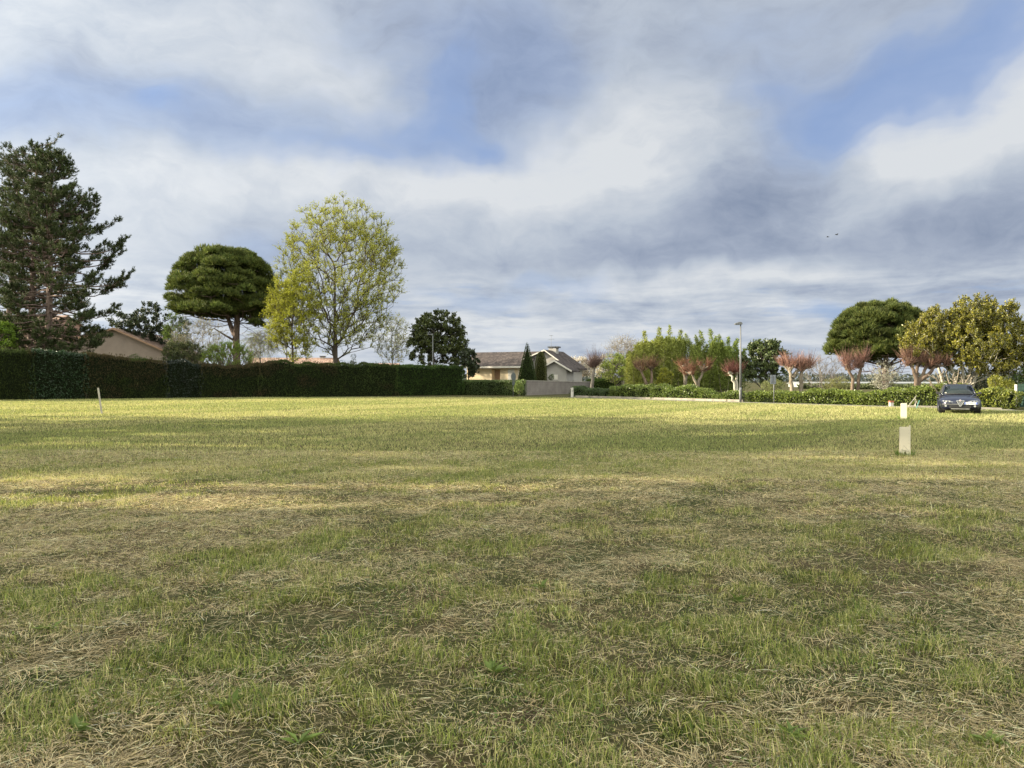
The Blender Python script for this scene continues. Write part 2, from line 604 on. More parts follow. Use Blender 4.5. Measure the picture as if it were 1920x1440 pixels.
# ------------------------------------------------------------------ ground
def build_ground():
    def axis(vals):
        out = []
        for a, b, st in vals:
            out += list(np.arange(a, b, st))
        return np.array(out + [vals[-1][1]])
    pos = [(0, 9, .15), (9, 20, .4), (20, 60, 1.5), (60, 200, 14), (200, 4000, 380)]
    xp = axis(pos)
    xs = np.concatenate([-xp[:0:-1], xp])
    yneg = axis([(0, 3, 1.0), (3, 60, 6), (60, 1000, 180)])
    yp = axis([(0, 14, .15), (14, 30, .5), (30, 110, 2), (110, 300, 19), (300, 6000, 570)])
    ys = np.concatenate([-yneg[:0:-1], yp])
    XX, YY = np.meshgrid(xs, ys)
    ZZ = ground_h(XX, YY) - 0.004
    nx, ny = len(xs), len(ys)
    V = np.stack([XX, YY, ZZ], -1).reshape(-1, 3)
    i = np.arange(nx - 1)[None, :] + np.arange(ny - 1)[:, None] * nx
    Fq = np.stack([i, i + 1, i + nx + 1, i + nx], -1).reshape(-1, 4)
    m, k, out = new_mat('meadow_ground')
    t = k.n('ShaderNodeTexCoord').outputs['Object']
    big = k.noise(t, 0.35, 5, 0.6)
    mid = k.noise(t, 2.2, 6, 0.65)
    fine = k.noise(t, 38, 5, 0.7)
    base = k.ramp(k.math('MULTIPLY_ADD', big, 0.4, k.math('MULTIPLY', mid, 0.6)),
                  [(0.36, (.04, .055, .016)), (0.47, (.07, .075, .026)), (0.56, (.10, .08, .038)), (0.66, (.055, .04, .026))])
    fn = k.ramp(fine, [(0.3, 0.45), (0.7, 1.25)])
    c = k.mix(1.0, base, fn, 'MULTIPLY')
    p = k.n('ShaderNodeBsdfPrincipled')
    k.put(p.inputs['Base Color'], c)
    p.inputs['Roughness'].default_value = 0.95
    p.inputs['Specular IOR Level'].default_value = 0.1
    b = k.n('ShaderNodeBump')
    b.inputs['Strength'].default_value = 1.0
    b.inputs['Distance'].default_value = 0.03
    k.put(b.inputs['Height'], k.noise(t, 25, 6, 0.75))
    k.put(p.inputs['Normal'], b.outputs[0])
    k.t.links.new(p.outputs[0], out.inputs[0])
    o = mesh_np('ground', V, [Fq], m, smooth=True)
    tag(o, kind='structure')


build_ground()

# street line: low garden wall from the pillar running right and towards the camera
WL0 = np.array([5.8, 72.0])
WDIR = unit(np.array([0.575, -0.818]))
WN = np.array([-WDIR[1], WDIR[0]])      # points away from the camera (into the gardens)
if WN[1] < 0: WN = -WN


def wall_at(px, off=0.0):
    """point of the street line (moved off metres into the gardens) seen at column px"""
    k = (px - 960) / F
    o = WL0 + WN * off
    t = (k * o[1] - o[0]) / (WDIR[0] - k * WDIR[1])
    return o + WDIR * t


def strip(name, a, b, off0, off1, z0, z1, mat, kind=None):
    """a box along the street line between columns a and b (world points)"""
    pm = PM()
    p = [a + WN * off0, b + WN * off0, b + WN * off1, a + WN * off1]
    pm.poly([(q[0], q[1], z0) for q in p] + [(q[0], q[1], z1) for q in p],
            [(0, 3, 2, 1), (4, 5, 6, 7), (0, 1, 5, 4), (1, 2, 6, 5), (2, 3, 7, 6), (3, 0, 4, 7)])
    o = pm.build(name, mat)
    if kind: o['kind'] = kind
    return o


M['asphalt'] = pmat('asphalt', (.12, .118, .11), .9, var=.15, scale=3, bump=.3)
M['kerb'] = pmat('kerb_stone', (.17, .16, .13), .9, var=.2, scale=2, bump=.3)
M['concrete'] = pmat('concrete', (.40, .37, .33), .9, var=.15, scale=1.2, bump=.3)
M['wallcap'] = pmat('garden_wall_render', (.30, .27, .22), .9, var=.22, scale=1.5, bump=.3)
pa = WL0 - WDIR * 30
pb = WL0 + WDIR * 44
strip('road', WL0 + WDIR * 0.4, WL0 + WDIR * 44, -1.9, -0.7, -.2, .012, M['asphalt'], 'structure')
strip('pavement', WL0 + WDIR * 0.4, WL0 + WDIR * 38, -0.7, -0.05, -.2, .03, M['kerb'], 'structure')

# ------------------------------------------------------------------ meadow grass
def patch_fields(x, y):
    """greenness and straw amount, with mowing swathes running away to the right"""
    ca, sa = math.cos(R(50)), math.sin(R(50))
    a = x * ca + y * sa
    b = -x * sa + y * ca
    sw = fbm(a / 5.0, b / 0.8, 21, 3)
    gr = fbm(x / 0.55, y / 0.55, 31, 4, .6)
    gl = fbm(x / 7.0, y / 7.0, 41, 2)
    sw2 = fbm(a / 16.0, b / 1.9, 23, 3)
    green = np.clip(0.47 + 1.9 * (gr - .5) + 1.0 * (gl - .5) - 1.1 * (sw - .5) - 2.2 * (sw2 - .5), 0, 1)
    green = np.clip(green + .22 * np.clip((y - 9) / 8, 0, 1) - 3.2 * np.clip((y - 6) / 6, 0, 1) * (sw2 - .5), 0, 1)
    straw = np.clip(0.45 + 1.4 * (sw - .5) + 1.8 * (sw2 - .5) - 1.8 * (fbm(x / .6, y / .6, 55, 3) - .5), 0, 1)
    return green, straw


def sample_field(rng, n, d0, d1, power):
    """n points in the view wedge, density falling as d**-power"""
    u = rng.random(n)
    e = 2 - power
    d = (d0 ** e + u * (d1 ** e - d0 ** e)) ** (1 / e)
    wdt = 0.715 * d + 4.5
    x = (rng.random(n) * 2 - 1) * wdt
    return x, d


def build_grass():
    rng = np.random.default_rng(5)
    geo = Geo()
    # --- near blades, five vertices each
    n = 820000
    x, y = sample_field(rng, n, 1.9, 15.0, 1.5)
    green, straw = patch_fields(x, y)
    bare = fbm(x / .8, y / .8, 77, 3)
    tuft = np.clip((fbm(x / .30, y / .30, 61, 3) - .5) * 4 + green * 1.1 - .1, 0, 1)
    keep = rng.random(n) < np.clip((bare - .25) * 6, .05, 1) * (0.30 + .70 * tuft)
    x, y, green, straw, tuft = x[keep], y[keep], green[keep], straw[keep], tuft[keep]
    n = len(x)
    z = ground_h(x, y) - 0.005
    L = (0.022 + 0.040 * tuft ** 1.8) * rng.lognormal(0, .35, n)
    az_ = rng.random(n) * .6 * 2 * PI + fbm(x / .4, y / .4, 15, 2) * 4 * PI
    lean = .2 + rng.random(n) ** .7 * (1.5 - .55 * tuft)
    hd = np.stack([np.cos(az_), np.sin(az_), np.zeros(n)], -1)
    up = np.array([0, 0, 1.0])
    d1 = unit(hd * (np.sin(lean * .6))[:, None] + up * np.cos(lean * .6)[:, None])
    d2 = unit(hd * (np.sin(lean * 1.5))[:, None] + up * np.cos(lean * 1.5)[:, None])
    w = (0.0026 + 0.0022 * rng.random(n)) * np.maximum(1, y / 8.0)
    sd_ = unit(np.cross(d1, hd + 0.45 * rand_unit(rng, n)))
    P = np.stack([x, y, z], -1)
    Mid = P + d1 * (L * .55)[:, None]
    Tip = Mid + d2 * (L * .5)[:, None]
    V = np.empty((n, 5, 3))
    V[:, 0] = P - sd_ * w[:, None] * .5; V[:, 1] = P + sd_ * w[:, None] * .5
    V[:, 2] = Mid + sd_ * w[:, None] * .42; V[:, 3] = Mid - sd_ * w[:, None] * .42
    V[:, 4] = Tip
    c = blade_cols(rng, n, np.clip(green * .5 + tuft * .5, 0, 1))
    b5 = np.arange(n)[:, None] * 5
    geo.V.append(V.reshape(-1, 3)); geo.Cc.append(np.repeat(c, 5, axis=0))
    geo.F4.append(b5 + np.array([[0, 1, 2, 3]])); geo.F3.append(b5 + np.array([[3, 2, 4]]))
    geo.n += n * 5
    # --- small clover-like leaves low in the turf
    n = 150000
    x, y = sample_field(rng, n, 1.9, 13.0, 1.7)
    pch = fbm(x / .45, y / .45, 131, 3)
    ok = rng.random(n) < np.clip((pch - .50) * 7, 0.02, 1)
    x, y = x[ok], y[ok]; n = len(x)
    P = np.stack([x, y, ground_h(x, y) + .006 + .02 * rng.random(n)], -1)
    A = unit(rand_unit(rng, n) * [1, 1, .35] + [0, 0, .15])
    Lf = .010 + .016 * rng.random(n) ** 2
    add_leaves(geo, rng, P, A, Lf, Lf * .6, cols(rng, n, (.07, .12, .03), (.17, .24, .06), .2), .3, N=np.array([[0, 0, 1.0]]) + .5 * rand_unit(rng, n))
    # --- farther blades, one triangle each
    n = 760000
    x, y = sample_field(rng, n, 12.0, 72.0, 1.55)
    wall_ok = ((x - WL0[0]) * WN[0] + (y - WL0[1]) * WN[1]) < -1.7
    x, y = x[wall_ok], y[wall_ok]
    n = len(x)
    green, straw = patch_fields(x, y)
    az_ = rng.random(n) * 2 * PI
    lean = rng.random(n) * .95
    A = np.stack([np.cos(az_) * np.sin(lean), np.sin(az_) * np.sin(lean), np.cos(lean)], -1)
    L = (0.045 + 0.05 * rng.random(n)) * (0.75 + .5 * fbm(x / 1.5, y / 1.5, 61, 3)) * np.clip(y / 30, 1, 1.4)
    P = np.stack([x, y, ground_h(x, y) - .006], -1)
    add_spikes(geo, rng, P, A, L, 0.0040 * np.maximum(1, y / 7.5) ** .92, blade_cols(rng, n, green, far=True))
    # --- lying dry stalks
    n = 1250000
    x, y = sample_field(rng, n, 1.9, 17.0, 1.6)
    green, straw = patch_fields(x, y)
    keep = rng.random(n) < .22 + .78 * straw
    x, y = x[keep], y[keep]
    n = len(x)
    flow = fbm(x / .5, y / .5, 91, 2) * 4 * PI
    az_ = np.where(rng.random(n) < .5, flow, rng.random(n) * 2 * PI) + rng.normal(0, .4, n)
    L = 0.03 + 0.11 * rng.random(n) ** 2.6
    tilt = rng.normal(0.06, .16, n)
    A = np.stack([np.cos(az_) * np.cos(tilt), np.sin(az_) * np.cos(tilt), np.sin(tilt)], -1)
    P = np.stack([x, y, ground_h(x, y) + 0.004 + 0.030 * rng.random(n) ** 1.8], -1)
    bend = rand_unit(rng, n) * (L * .06)[:, None]
    bend[:, 2] = np.abs(bend[:, 2])
    w = (0.0014 + .0018 * rng.random(n) ** 2) * np.maximum(1, y / 7.0)
    sd_ = unit(np.cross(A, np.array([[0, 0, 1.0]]) + .6 * rand_unit(rng, n)))
    Q0 = P - A * (L * .5)[:, None]; Q2 = P + A * (L * .5)[:, None]; Q1 = P + bend
    V = np.empty((n, 6, 3))
    for i, (q, k_) in enumerate(((Q0, .8), (Q1, 1.), (Q2, .6))):
        V[:, 2 * i] = q - sd_ * (w * k_ * .5)[:, None]; V[:, 2 * i + 1] = q + sd_ * (w * k_ * .5)[:, None]
    c = cols(rng, n, (.60, .46, .24), (.90, .76, .50), .28)
    dk = rng.random(n) < .40
    c[dk] *= rng.uniform(.25, .7, (n, 1))[dk]
    b6 = np.arange(n)[:, None] * 6
    geo.V.append(V.reshape(-1, 3)); geo.Cc.append(np.repeat(c, 6, axis=0))
    geo.F4.append(np.concatenate([b6 + geo.n + np.array([[0, 1, 3, 2]]), b6 + geo.n + np.array([[2, 3, 5, 4]])]))
    geo.n += n * 6
    o = geo.build('grass', M['grass'])
    tag(o, 'mown green and straw coloured meadow grass covering the whole field', 'grass', kind='stuff')


def blade_cols(rng, n, green, far=False):
    lime = np.array([.35, .37, .09]); deep = np.array([.075, .13, .028]); dry = np.array([.60, .51, .27]); pale = np.array([.47, .45, .17])
    t = rng.random(n)[:, None]
    g_ = np.clip(green[:, None] + .25 * rng.normal(size=(n, 1)), 0, 1)
    cg = lime * (1 - t) + deep * t
    cd = dry * (1 - t) + pale * t
    isg = rng.random((n, 1)) < (.24 + .70 * g_)
    c = np.where(isg, cg, cd)
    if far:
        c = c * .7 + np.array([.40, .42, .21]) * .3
    return np.clip(c * (1 + .32 * rng.normal(size=(n, 1))), .012, .9)


build_grass()


def build_weeds():
    """broad-leaved plants in the near grass"""
    rng = np.random.default_rng(11)
    spots = [(560, 1400, 'at the bottom edge, left of centre'), (140, 1385, 'in the bottom left corner'), (430, 1340, 'among straw at the lower left'),
             (1010, 1110, 'near the middle of the foreground'), (925, 1268, 'below the middle of the foreground, widest of all'), (1480, 1390, 'at the bottom edge, right of centre'),
             (1860, 1400, 'in the bottom right corner'), (90, 1190, 'at the left edge of the foreground'), (1380, 1130, 'right of the middle of the foreground')]
    for i, (px, py, where) in enumerate(spots):
        d = gd(py)
        x = X(px, d)
        geo = Geo()
        n = rng.integers(7, 14)
        a = rng.random(n) * 2 * PI
        t = rng.uniform(.25, .9, n)
        A = np.stack([np.cos(a) * np.cos(t), np.sin(a) * np.cos(t), np.sin(t)], -1)
        L = rng.uniform(.05, .11, n)
        P = np.zeros((n, 3)) + rng.normal(0, .012, (n, 3)) * [1, 1, 0]
        add_leaves(geo, rng, P, A, L, L * rng.uniform(.28, .4), cols(rng, n, (.12, .17, .045), (.19, .26, .06), .12), .3, N=np.array([[0, 0, 1.0]]) + .3 * rand_unit(rng, n))
        o = geo.build('weed', M['leaf'], loc=(x, d, float(ground_h(x, d)) + .012))
        tag(o, 'small green weed ' + where, 'weed', 'broad-leaved weeds in the near grass')


build_weeds()


# ------------------------------------------------------------------ generic branching tree skeleton
def skeleton(rng, trunk, targets, step=0.8, rise=0.25, sag=0.0, jitter=.12, wander=0.42):
    """grow branches from a trunk polyline to every target; returns positions and parents"""
    pos = [np.array(p, float) for p in trunk]
    par = [-1] + list(range(len(trunk) - 1))
    arr = np.array(pos)
    pl = np.concatenate([[0], np.cumsum(np.linalg.norm(np.diff(arr, axis=0), axis=1))])
    c = np.array(trunk)
    dist = np.min(np.linalg.norm(targets[:, None] - c[None], axis=2), axis=1)
    for ti in np.argsort(dist):
        t = targets[ti]
        dv = t - arr
        dl = np.linalg.norm(dv, axis=1)
        pen = np.where(dv[:, 2] < rise * dl, (rise * dl - dv[:, 2]) * 1.5, 0)
        # branches prefer to continue outwards
        j = int(np.argmin(dl + pen + wander * pl))
        L = dl[j]
        if L < 0.15: continue
        k = max(1, int(round(L / step)))
        p0 = arr[j]
        if par[j] >= 0:
            pd = unit(arr[j] - arr[par[j]])
        else:
            pd = np.array([0, 0, 1.])
        ctrl = p0 + (unit(t - p0) * .6 + pd * .25 + np.array([0, 0, -.15 + sag])) * L * .5
        new = []
        last = j
        for q in range(1, k + 1):
            f = q / k
            p = (1 - f) ** 2 * p0 + 2 * f * (1 - f) * ctrl + f * f * t
            if q < k: p = p + rng.normal(0, jitter * min(step, L) * .6, 3)
            new.append(p)
            par.append(last)
            last = len(arr) + len(new) - 1
        arr = np.concatenate([arr, np.array(new)])
        pl = np.concatenate([pl, pl[j] + L * np.arange(1, k + 1) / k])
    return arr, np.array(par)


def radii(par, tip=0.012, expo=2.3):
    n = len(par)
    acc = np.zeros(n)
    kids = np.bincount(par[par >= 0], minlength=n)
    acc[kids == 0] = tip ** expo
    for i in range(n - 1, 0, -1):
        if acc[i] == 0: acc[i] = tip ** expo
        acc[par[i]] += acc[i]
    return acc ** (1 / expo)


def branches_geo(geo, arr, par, rad, scale=1.0, sides=6, rmin=0.0):
    i = np.arange(1, len(arr))
    i = i[par[i] >= 0]
    r1 = np.maximum(rad[i] * scale, rmin)
    r0 = np.maximum(np.minimum(rad[par[i]], rad[i] * 1.35) * scale, rmin)
    big = r1 > .06
    add_frusta(geo, arr[par[i]][big], arr[i][big], r0[big], r1[big], 8)
    add_frusta(geo, arr[par[i]][~big], arr[i][~big], r0[~big], r1[~big], 4)


def ellip_points(rng, n, c, r, shell=0.55, zcut=None):
    """random points in an ellipsoid, biased to the outside"""
    d = rand_unit(rng, n)
    rr = (shell + (1 - shell) * rng.random((n, 1)) ** .7)
    p = np.array(c) + d * rr * np.array(r)
    if zcut is not None:
        p = p[p[:, 2] > zcut]
    return p


def twig_leaves(rng, gb, gl, tips, dirs, ntw, tl, nlf, ll, lw, c1, c2, droop=0.0, v=.25, tw_r=.008, up=.3, spread=.9):
    """from every tip a spray of ntw twigs with nlf leaves each"""
    n = len(tips)
    P = np.repeat(tips, ntw, axis=0)
    Dd = np.repeat(dirs, ntw, axis=0)
    A = unit(Dd + spread * rand_unit(rng, n * ntw) + np.array([0, 0, up - droop]))
    L = tl * rng.uniform(.5, 1.2, n * ntw)
    if gb is not None:
        add_frusta(gb, P, P + A * L[:, None], tw_r, tw_r * .4, 3)
    if nlf:
        m = n * ntw * nlf
        f = rng.random(m) ** .7
        idx = np.repeat(np.arange(n * ntw), nlf)
        Q_ = P[idx] + A[idx] * (L[idx] * f)[:, None]
        la = unit(A[idx] * .5 + rand_unit(rng, m) + np.array([0, 0, .15 - droop]))
        s = rng.uniform(.6, 1.3, m)
        tint = rng.normal(0, .10, (n, 1))[idx // ntw]
        col_ = cols(rng, m, c1, c2, v) * (1 + tint)
        add_leaves(gl, rng, Q_, la, ll * s, lw * s, np.clip(col_, .004, .95))


def out_dirs(arr, par, idx):
    d = arr[idx] - arr[np.maximum(par[idx], 0)]
    return unit(d)


# ---- black pines on the left
def black_pine(label, px, d, base_py, top_py, lean_px, ext, seed, dens=1.0, zmin=3.0, leftscale=1.0):
    rng = np.random.default_rng(seed)
    bx, by = X(px, d), d
    root = thing('pine_tree', label, 'pine tree', (bx, by, 0), group='tall dark pines beyond the left hedge')
    H = Z(top_py, d)
    dxl = lean_px / F * d
    gt = Geo()
    tr = spline([(0, 0, -.2), (dxl * .25 + .15, 0, H * .3), (dxl * .7, .1, H * .65), (dxl, 0, H)], 26)
    add_tube(gt, tr, np.interp(np.linspace(0, 1, 26), [0, .08, .5, 1], [.46, .38, .27, .03]), 10)
    gn = Geo()
    zs = np.array([Z(a, d) for a, b in ext][::-1]); rs = np.array([(b - px - lean_px * .5) / F * d for a, b in ext][::-1])
    z = zmin
    shoots_p, shoots_d = [], []
    while z < H - .3:
        k = rng.integers(4, 7)
        a0 = rng.random() * 2 * PI
        for i in range(k):
            a = a0 + i * 2 * PI / k + rng.normal(0, .35)
            rr = max(.5, np.interp(z + rng.normal(0, 1.1), zs, rs)) * rng.choice([rng.uniform(.45, .8), rng.uniform(.8, 1.04)])
            if math.cos(a) < 0: rr *= leftscale
            frac = (z - zmin) / (H - zmin)
            if frac < .42 and rng.random() < .12: continue
            zz_ = z + rng.normal(0, .25)
            p0 = np.array([np.interp(zz_, tr[:, 2], tr[:, 0]), np.interp(zz_, tr[:, 2], tr[:, 1]), zz_])
            hd = np.array([math.cos(a), math.sin(a), 0])
            drop = (-.24 + .62 * frac) * rr + rng.normal(0, .25)
            tipz = drop + .22 * rr
            br = spline([p0, p0 + hd * rr * .35 + np.array([0, 0, drop * .25 + .05]), p0 + hd * rr * .72 + np.array([0, 0, drop * .6]), p0 + hd * rr + np.array([0, 0, tipz * .9])], 9)
            br[1:-1] += rng.normal(0, .07, (7, 3))
            add_tube(gt, br, np.linspace(.035 + .012 * rr, .014, 9), 4)
            nb = int((5 + rr * 3.9) * dens)
            for q in range(nb):
                f = rng.uniform(.25 if frac > .55 else .58, 1.0)
                fi = f * 8
                i0 = min(7, int(fi)); b0 = br[i0] + (br[i0 + 1] - br[i0]) * (fi - i0)
                sgn = 1 if q % 2 else -1
                sd_ = np.array([-hd[1], hd[0], 0]) * sgn
                ln = (.35 + .30 * rr * (1.15 - f)) * rng.uniform(.5, 1.2)
                dd = unit(hd * rng.uniform(.3, 1.0) + sd_ * rng.uniform(.1, 1.1) + np.array([0, 0, rng.uniform(-.15, .65)]))
                e = b0 + dd * ln
                e[2] += .10 * ln
                add_frusta(gt, [b0], [e], .016, .008, 3)
                ns = rng.integers(3, 6)
                for s_ in range(ns):
                    fs = rng.uniform(.35, 1.0)
                    shoots_p.append(b0 + (e - b0) * fs)
                    shoots_d.append(dd * .5 + np.array([0, 0, .75]) + rng.normal(0, .30, 3))
        z += rng.uniform(.36, .60)
    # top leader tuft
    SP = np.array(shoots_p); SD = unit(np.array(shoots_d))
    nn = 13
    m = len(SP)
    L = .42 * rng.uniform(.6, 1.15, m)
    idx = np.repeat(np.arange(m), nn)
    f = rng.random(m * nn)
    P = SP[idx] + SD[idx] * (L[idx] * f)[:, None]
    A = unit(SD[idx] * .75 + rand_unit(rng, m * nn) * .8)
    cc = cols(rng, m, (.035, .052, .020), (.07, .09, .032), .2)[idx] * rng.uniform(.75, 1.3, (m * nn, 1))
    add_spikes(gn, rng, P, A, .22, .058, cc)
    gt.build('trunk', M['bark_pine'], root, smooth=True)
    gn.build('crown', M['needle'], root)
    return root


extB = [(270, 104), (290, 124), (315, 142), (345, 144), (375, 162), (400, 176), (440, 196), (480, 240), (520, 222), (560, 220), (600, 232), (640, 190)]
extA = [(270, 80), (300, 98), (345, 115), (400, 130), (470, 140), (540, 140), (600, 135), (640, 110)]
black_pine('tall dark pine with slender bare lower trunk, rightmost of the two trunks by the gable', 86, 72, 655, 284, 12, extB, 1, .92, 2.6, .75)
black_pine('tall dark pine with pale trunk at the left edge, just left of its twin', 52, 74, 655, 276, 18, extA, 2, .5, 4.5, 1.1)
black_pine('dark pine mostly cut off by the left edge of the photo', 6, 80, 655, 300, 30, [(300, 40), (340, 66), (420, 80), (500, 84), (560, 80), (640, 66)], 3, .45, 4.5, 1.0)


# ---- stone pines
def stone_pine(label, px, d, top_py, bot_py, left_px, right_px, stems, seed, tone=1.0, low=()):
    rng = np.random.default_rng(seed)
    bx = X(px, d)
    root = thing('stone_pine', label, 'stone pine', (bx, d, 0), group='umbrella shaped stone pines')
    top, bot = Z(top_py, d), Z(bot_py, d)
    x0, x1 = X(left_px, d) - bx, X(right_px, d) - bx
    cx, rx = (x0 + x1) / 2, (x1 - x0) / 2
    ry = rx * .9
    Hc = top - bot
    # puffs of needles on the dome and a thin skirt under it
    pf = []
    n = 170
    for i in range(n):
        a = rng.random() * 2 * PI
        r_ = math.sqrt(rng.random()) * rng.uniform(.93, 1.03)
        zt = math.sqrt(max(0, 1 - (r_ * .97) ** 2.4))
        pr = rng.uniform(.06, .16) * rx
        zc = bot + Hc * (.22 + .78 * zt) - pr * .8 + rng.normal(0, .035) * Hc
        if r_ > .8: zc -= rng.random() * Hc * .22
        pf.append((cx + math.cos(a) * r_ * (rx - pr), math.sin(a) * r_ * (ry - pr), zc, pr))
    for i in range(190):
        a = rng.random() * 2 * PI
        r_ = math.sqrt(rng.random()) * .93
        zt = math.sqrt(max(0, 1 - (r_ * .97) ** 2.4))
        pr = rng.uniform(.09, .14) * rx
        lo = .30 - .16 * r_
        f_ = lo + rng.random() * max(.05, (.22 + .70 * zt) - lo)
        pf.append((cx + math.cos(a) * r_ * (rx - pr), math.sin(a) * r_ * (ry - pr), bot + Hc * f_, pr))
    for i in range(70):
        a = rng.random() * 2 * PI
        r_ = rng.uniform(.45, .97)
        pr = rng.uniform(.07, .12) * rx
        pf.append((cx + math.cos(a) * r_ * (rx - pr), math.sin(a) * r_ * (ry - pr), bot + Hc * (.06 + .30 * r_ ** 2 * rng.random()) + pr, pr))
    for (lx, ly, pr) in low:
        for q in range(3):
            pf.append((X(lx, d) - bx + rng.normal(0, .3), rng.normal(0, 1.5), Z(ly, d) + rng.normal(0, .3), pr * rng.uniform(.7, 1)))
    pf = np.array(pf)
    # branches reach the puffs
    gt = Geo()
    for st in stems:
        pts = [(X(a, d) - bx, yy, Z(b, d) if b < 900 else -.2) for a, b, yy in st['p']]
        add_tube(gt, spline(pts, 16), np.linspace(st['r0'], st['r1'], 16), 10)
    st0 = stems[0]['p']
    tr = [np.array((X(a, d) - bx, yy, max(Z(b, d), 0) if b < 900 else 0)) for a, b, yy in st0]
    trn = spline(tr, 12)[5:]
    sel = rng.permutation(len(pf))[:150]
    arr, par = skeleton(rng, trn, pf[sel, :3] - np.array([0, 0, .3]), 1.0, .05, .0, .1)
    rad = radii(par, .03, 2.2)
    rad[:len(trn)] = 0.05
    branches_geo(gt, arr, par, np.minimum(rad, .2))
    # dead low twigs
    q_ = 90
    a_ = rng.random(q_) * 2 * PI
    tw = np.stack([cx * .5 + np.cos(a_) * rx * rng.uniform(.2, .75, q_), np.sin(a_) * ry * rng.uniform(.2, .7, q_), bot + Hc * rng.uniform(-.12, .2, q_)], -1)
    a2, p2 = skeleton(rng, trn, tw, .8, -.2, 0, .16)
    r2 = np.minimum(radii(p2, .014, 2.2), .06)
    branches_geo(gt, a2, p2, r2)
    gn = Geo()
    per = 220
    idx = np.repeat(np.arange(len(pf)), per)
    m = len(idx)
    dv = rand_unit(rng, m)
    dv[:, 2] = np.where(dv[:, 2] < -.25, -dv[:, 2] * .6, dv[:, 2])
    dv = unit(dv)
    rr = pf[idx, 3] * (0.50 + .62 * rng.random(m) ** .6 + .25 * (rng.random(m) < .06))
    P = pf[idx, :3] + dv * rr[:, None] * np.array([1, 1, .72])
    pt = rng.normal(1, .2, len(pf))[idx][:, None]
    cc = cols(rng, m, (.06, .095, .026), (.17, .19, .05), .24) * pt * tone
    for q in range(3):
        A = unit(dv * .8 + np.array([0, 0, .55]) + rand_unit(rng, m) * .55)
        add_spikes(gn, rng, P, A, .40 * rng.uniform(.7, 1.2, m), .075, np.clip(cc * rng.uniform(.8, 1.2, (m, 1)), .01, .6))
    gt.build('trunk', M['bark_pine'], root, smooth=True)
    gn.build('crown', M['needle'], root)
    return root


stone_pine('broad round-topped pine with forked trunk between the dark pines and the budding tree', 443, 95, 466, 612, 312, 530,
           [dict(p=[(446, 999, 0), (443, 640, 0), (445, 600, 0), (446, 560, 0), (450, 520, 0)], r0=.50, r1=.20),
            dict(p=[(440, 628, 0), (430, 606, .2), (424, 585, .3), (427, 560, .3), (418, 530, .2)], r0=.32, r1=.12),
            dict(p=[(442, 640, 0), (420, 628, .3), (397, 615, .8)], r0=.16, r1=.06)], 7,
           low=[(395, 595, 1.0), (470, 595, .9), (500, 590, .9), (485, 610, .7), (345, 585, .9)])
stone_pine('broad flat-domed pine behind the parked car side of the garden hedge', 1662, 66, 572, 688, 1551, 1750,
           [dict(p=[(1664, 999, 0), (1662, 730, 0), (1660, 700, 0), (1662, 660, 0), (1668, 620, 0)], r0=.33, r1=.16),
            dict(p=[(1658, 706, 0), (1655, 680, .2), (1648, 650, .2)], r0=.16, r1=.08),
            dict(p=[(1664, 688, 0), (1680, 674, .2), (1700, 655, .2)], r0=.13, r1=.06)], 8, tone=.72,
           low=[(1612, 660, .6), (1630, 668, .6), (1725, 650, .6)])


# ---- deciduous trees
def deciduous(label, px, d, top_py, left_px, right_px, crown_low_py, bark, name='tree', cat='tree', seed=0, ntar=420, ntw=5, tl=.7,
              nlf=5, ll=.13, lw=.09, c1=(.2, .24, .03), c2=(.3, .33, .06), leafmat=None, tr_top=.5, group=None, tip=.013,
              rise=.3, extra=(), twr=.009, lean=0, flat=.9, v=.25, inner=1, droop=0, tscale=1.0, shell=.45, lumpy=.5):
    rng = np.random.default_rng(seed)
    bx = X(px, d)
    root = thing(name, label, cat, (bx, d, 0), group=group)
    top, lowz = Z(top_py, d), Z(crown_low_py, d)
    x0, x1 = X(left_px, d) - bx, X(right_px, d) - bx
    cx, rx = (x0 + x1) / 2, (x1 - x0) / 2
    H = top
    tz = lowz + (top - lowz) * tr_top
    trunk = spline([(0, 0, 0), (.05, .05, tz * .35), (lean * .5, -.05, tz * .7), (lean, 0, tz)], 9)
    cen = np.array((cx, 0, (top + lowz) / 2)); rad3 = np.array((rx, rx * flat, (top - lowz) / 2))
    tg = ellip_points(rng, int(ntar * (1 - lumpy)), cen, rad3, shell)
    if lumpy:
        nl = 13
        fr_ = rng.uniform(.26, .44, nl)
        cs_ = cen + rand_unit(rng, nl) * (1 - fr_)[:, None] * rad3
        for q in range(nl):
            tg = np.concatenate([tg, ellip_points(rng, max(3, int(ntar * lumpy / nl)), cs_[q], rad3 * fr_[q], .5)])
    for (ex, ey, er, en) in extra:
        tg = np.concatenate([tg, ellip_points(rng, en, (X(ex, d) - bx, 0, Z(ey, d)), (er, er, er * 1.2), .2)])
    arr, par = skeleton(rng, trunk, tg, .8, rise, 0, .13)
    rad = radii(par, tip) * tscale
    gb, gl = Geo(), Geo()
    branches_geo(gb, arr, par, rad)
    kids = np.bincount(par[par >= 0], minlength=len(par))
    tips = np.where(kids == 0)[0]
    if inner:
        fine = np.where((rad < .055 * tscale) & (kids > 0))[0]
        fine = fine[rng.random(len(fine)) < .45 * inner]
        tips = np.concatenate([tips, fine])
    tips = tips[tips >= len(trunk)]
    twig_leaves(rng, gb, gl if nlf else None, arr[tips], out_dirs(arr, par, tips), ntw, tl, nlf, ll, lw, c1, c2, droop, v, twr)
    gb.build('trunk', bark, root, smooth=True)
    if nlf: gl.build('crown', leafmat or M['leaf'], root)
    return root


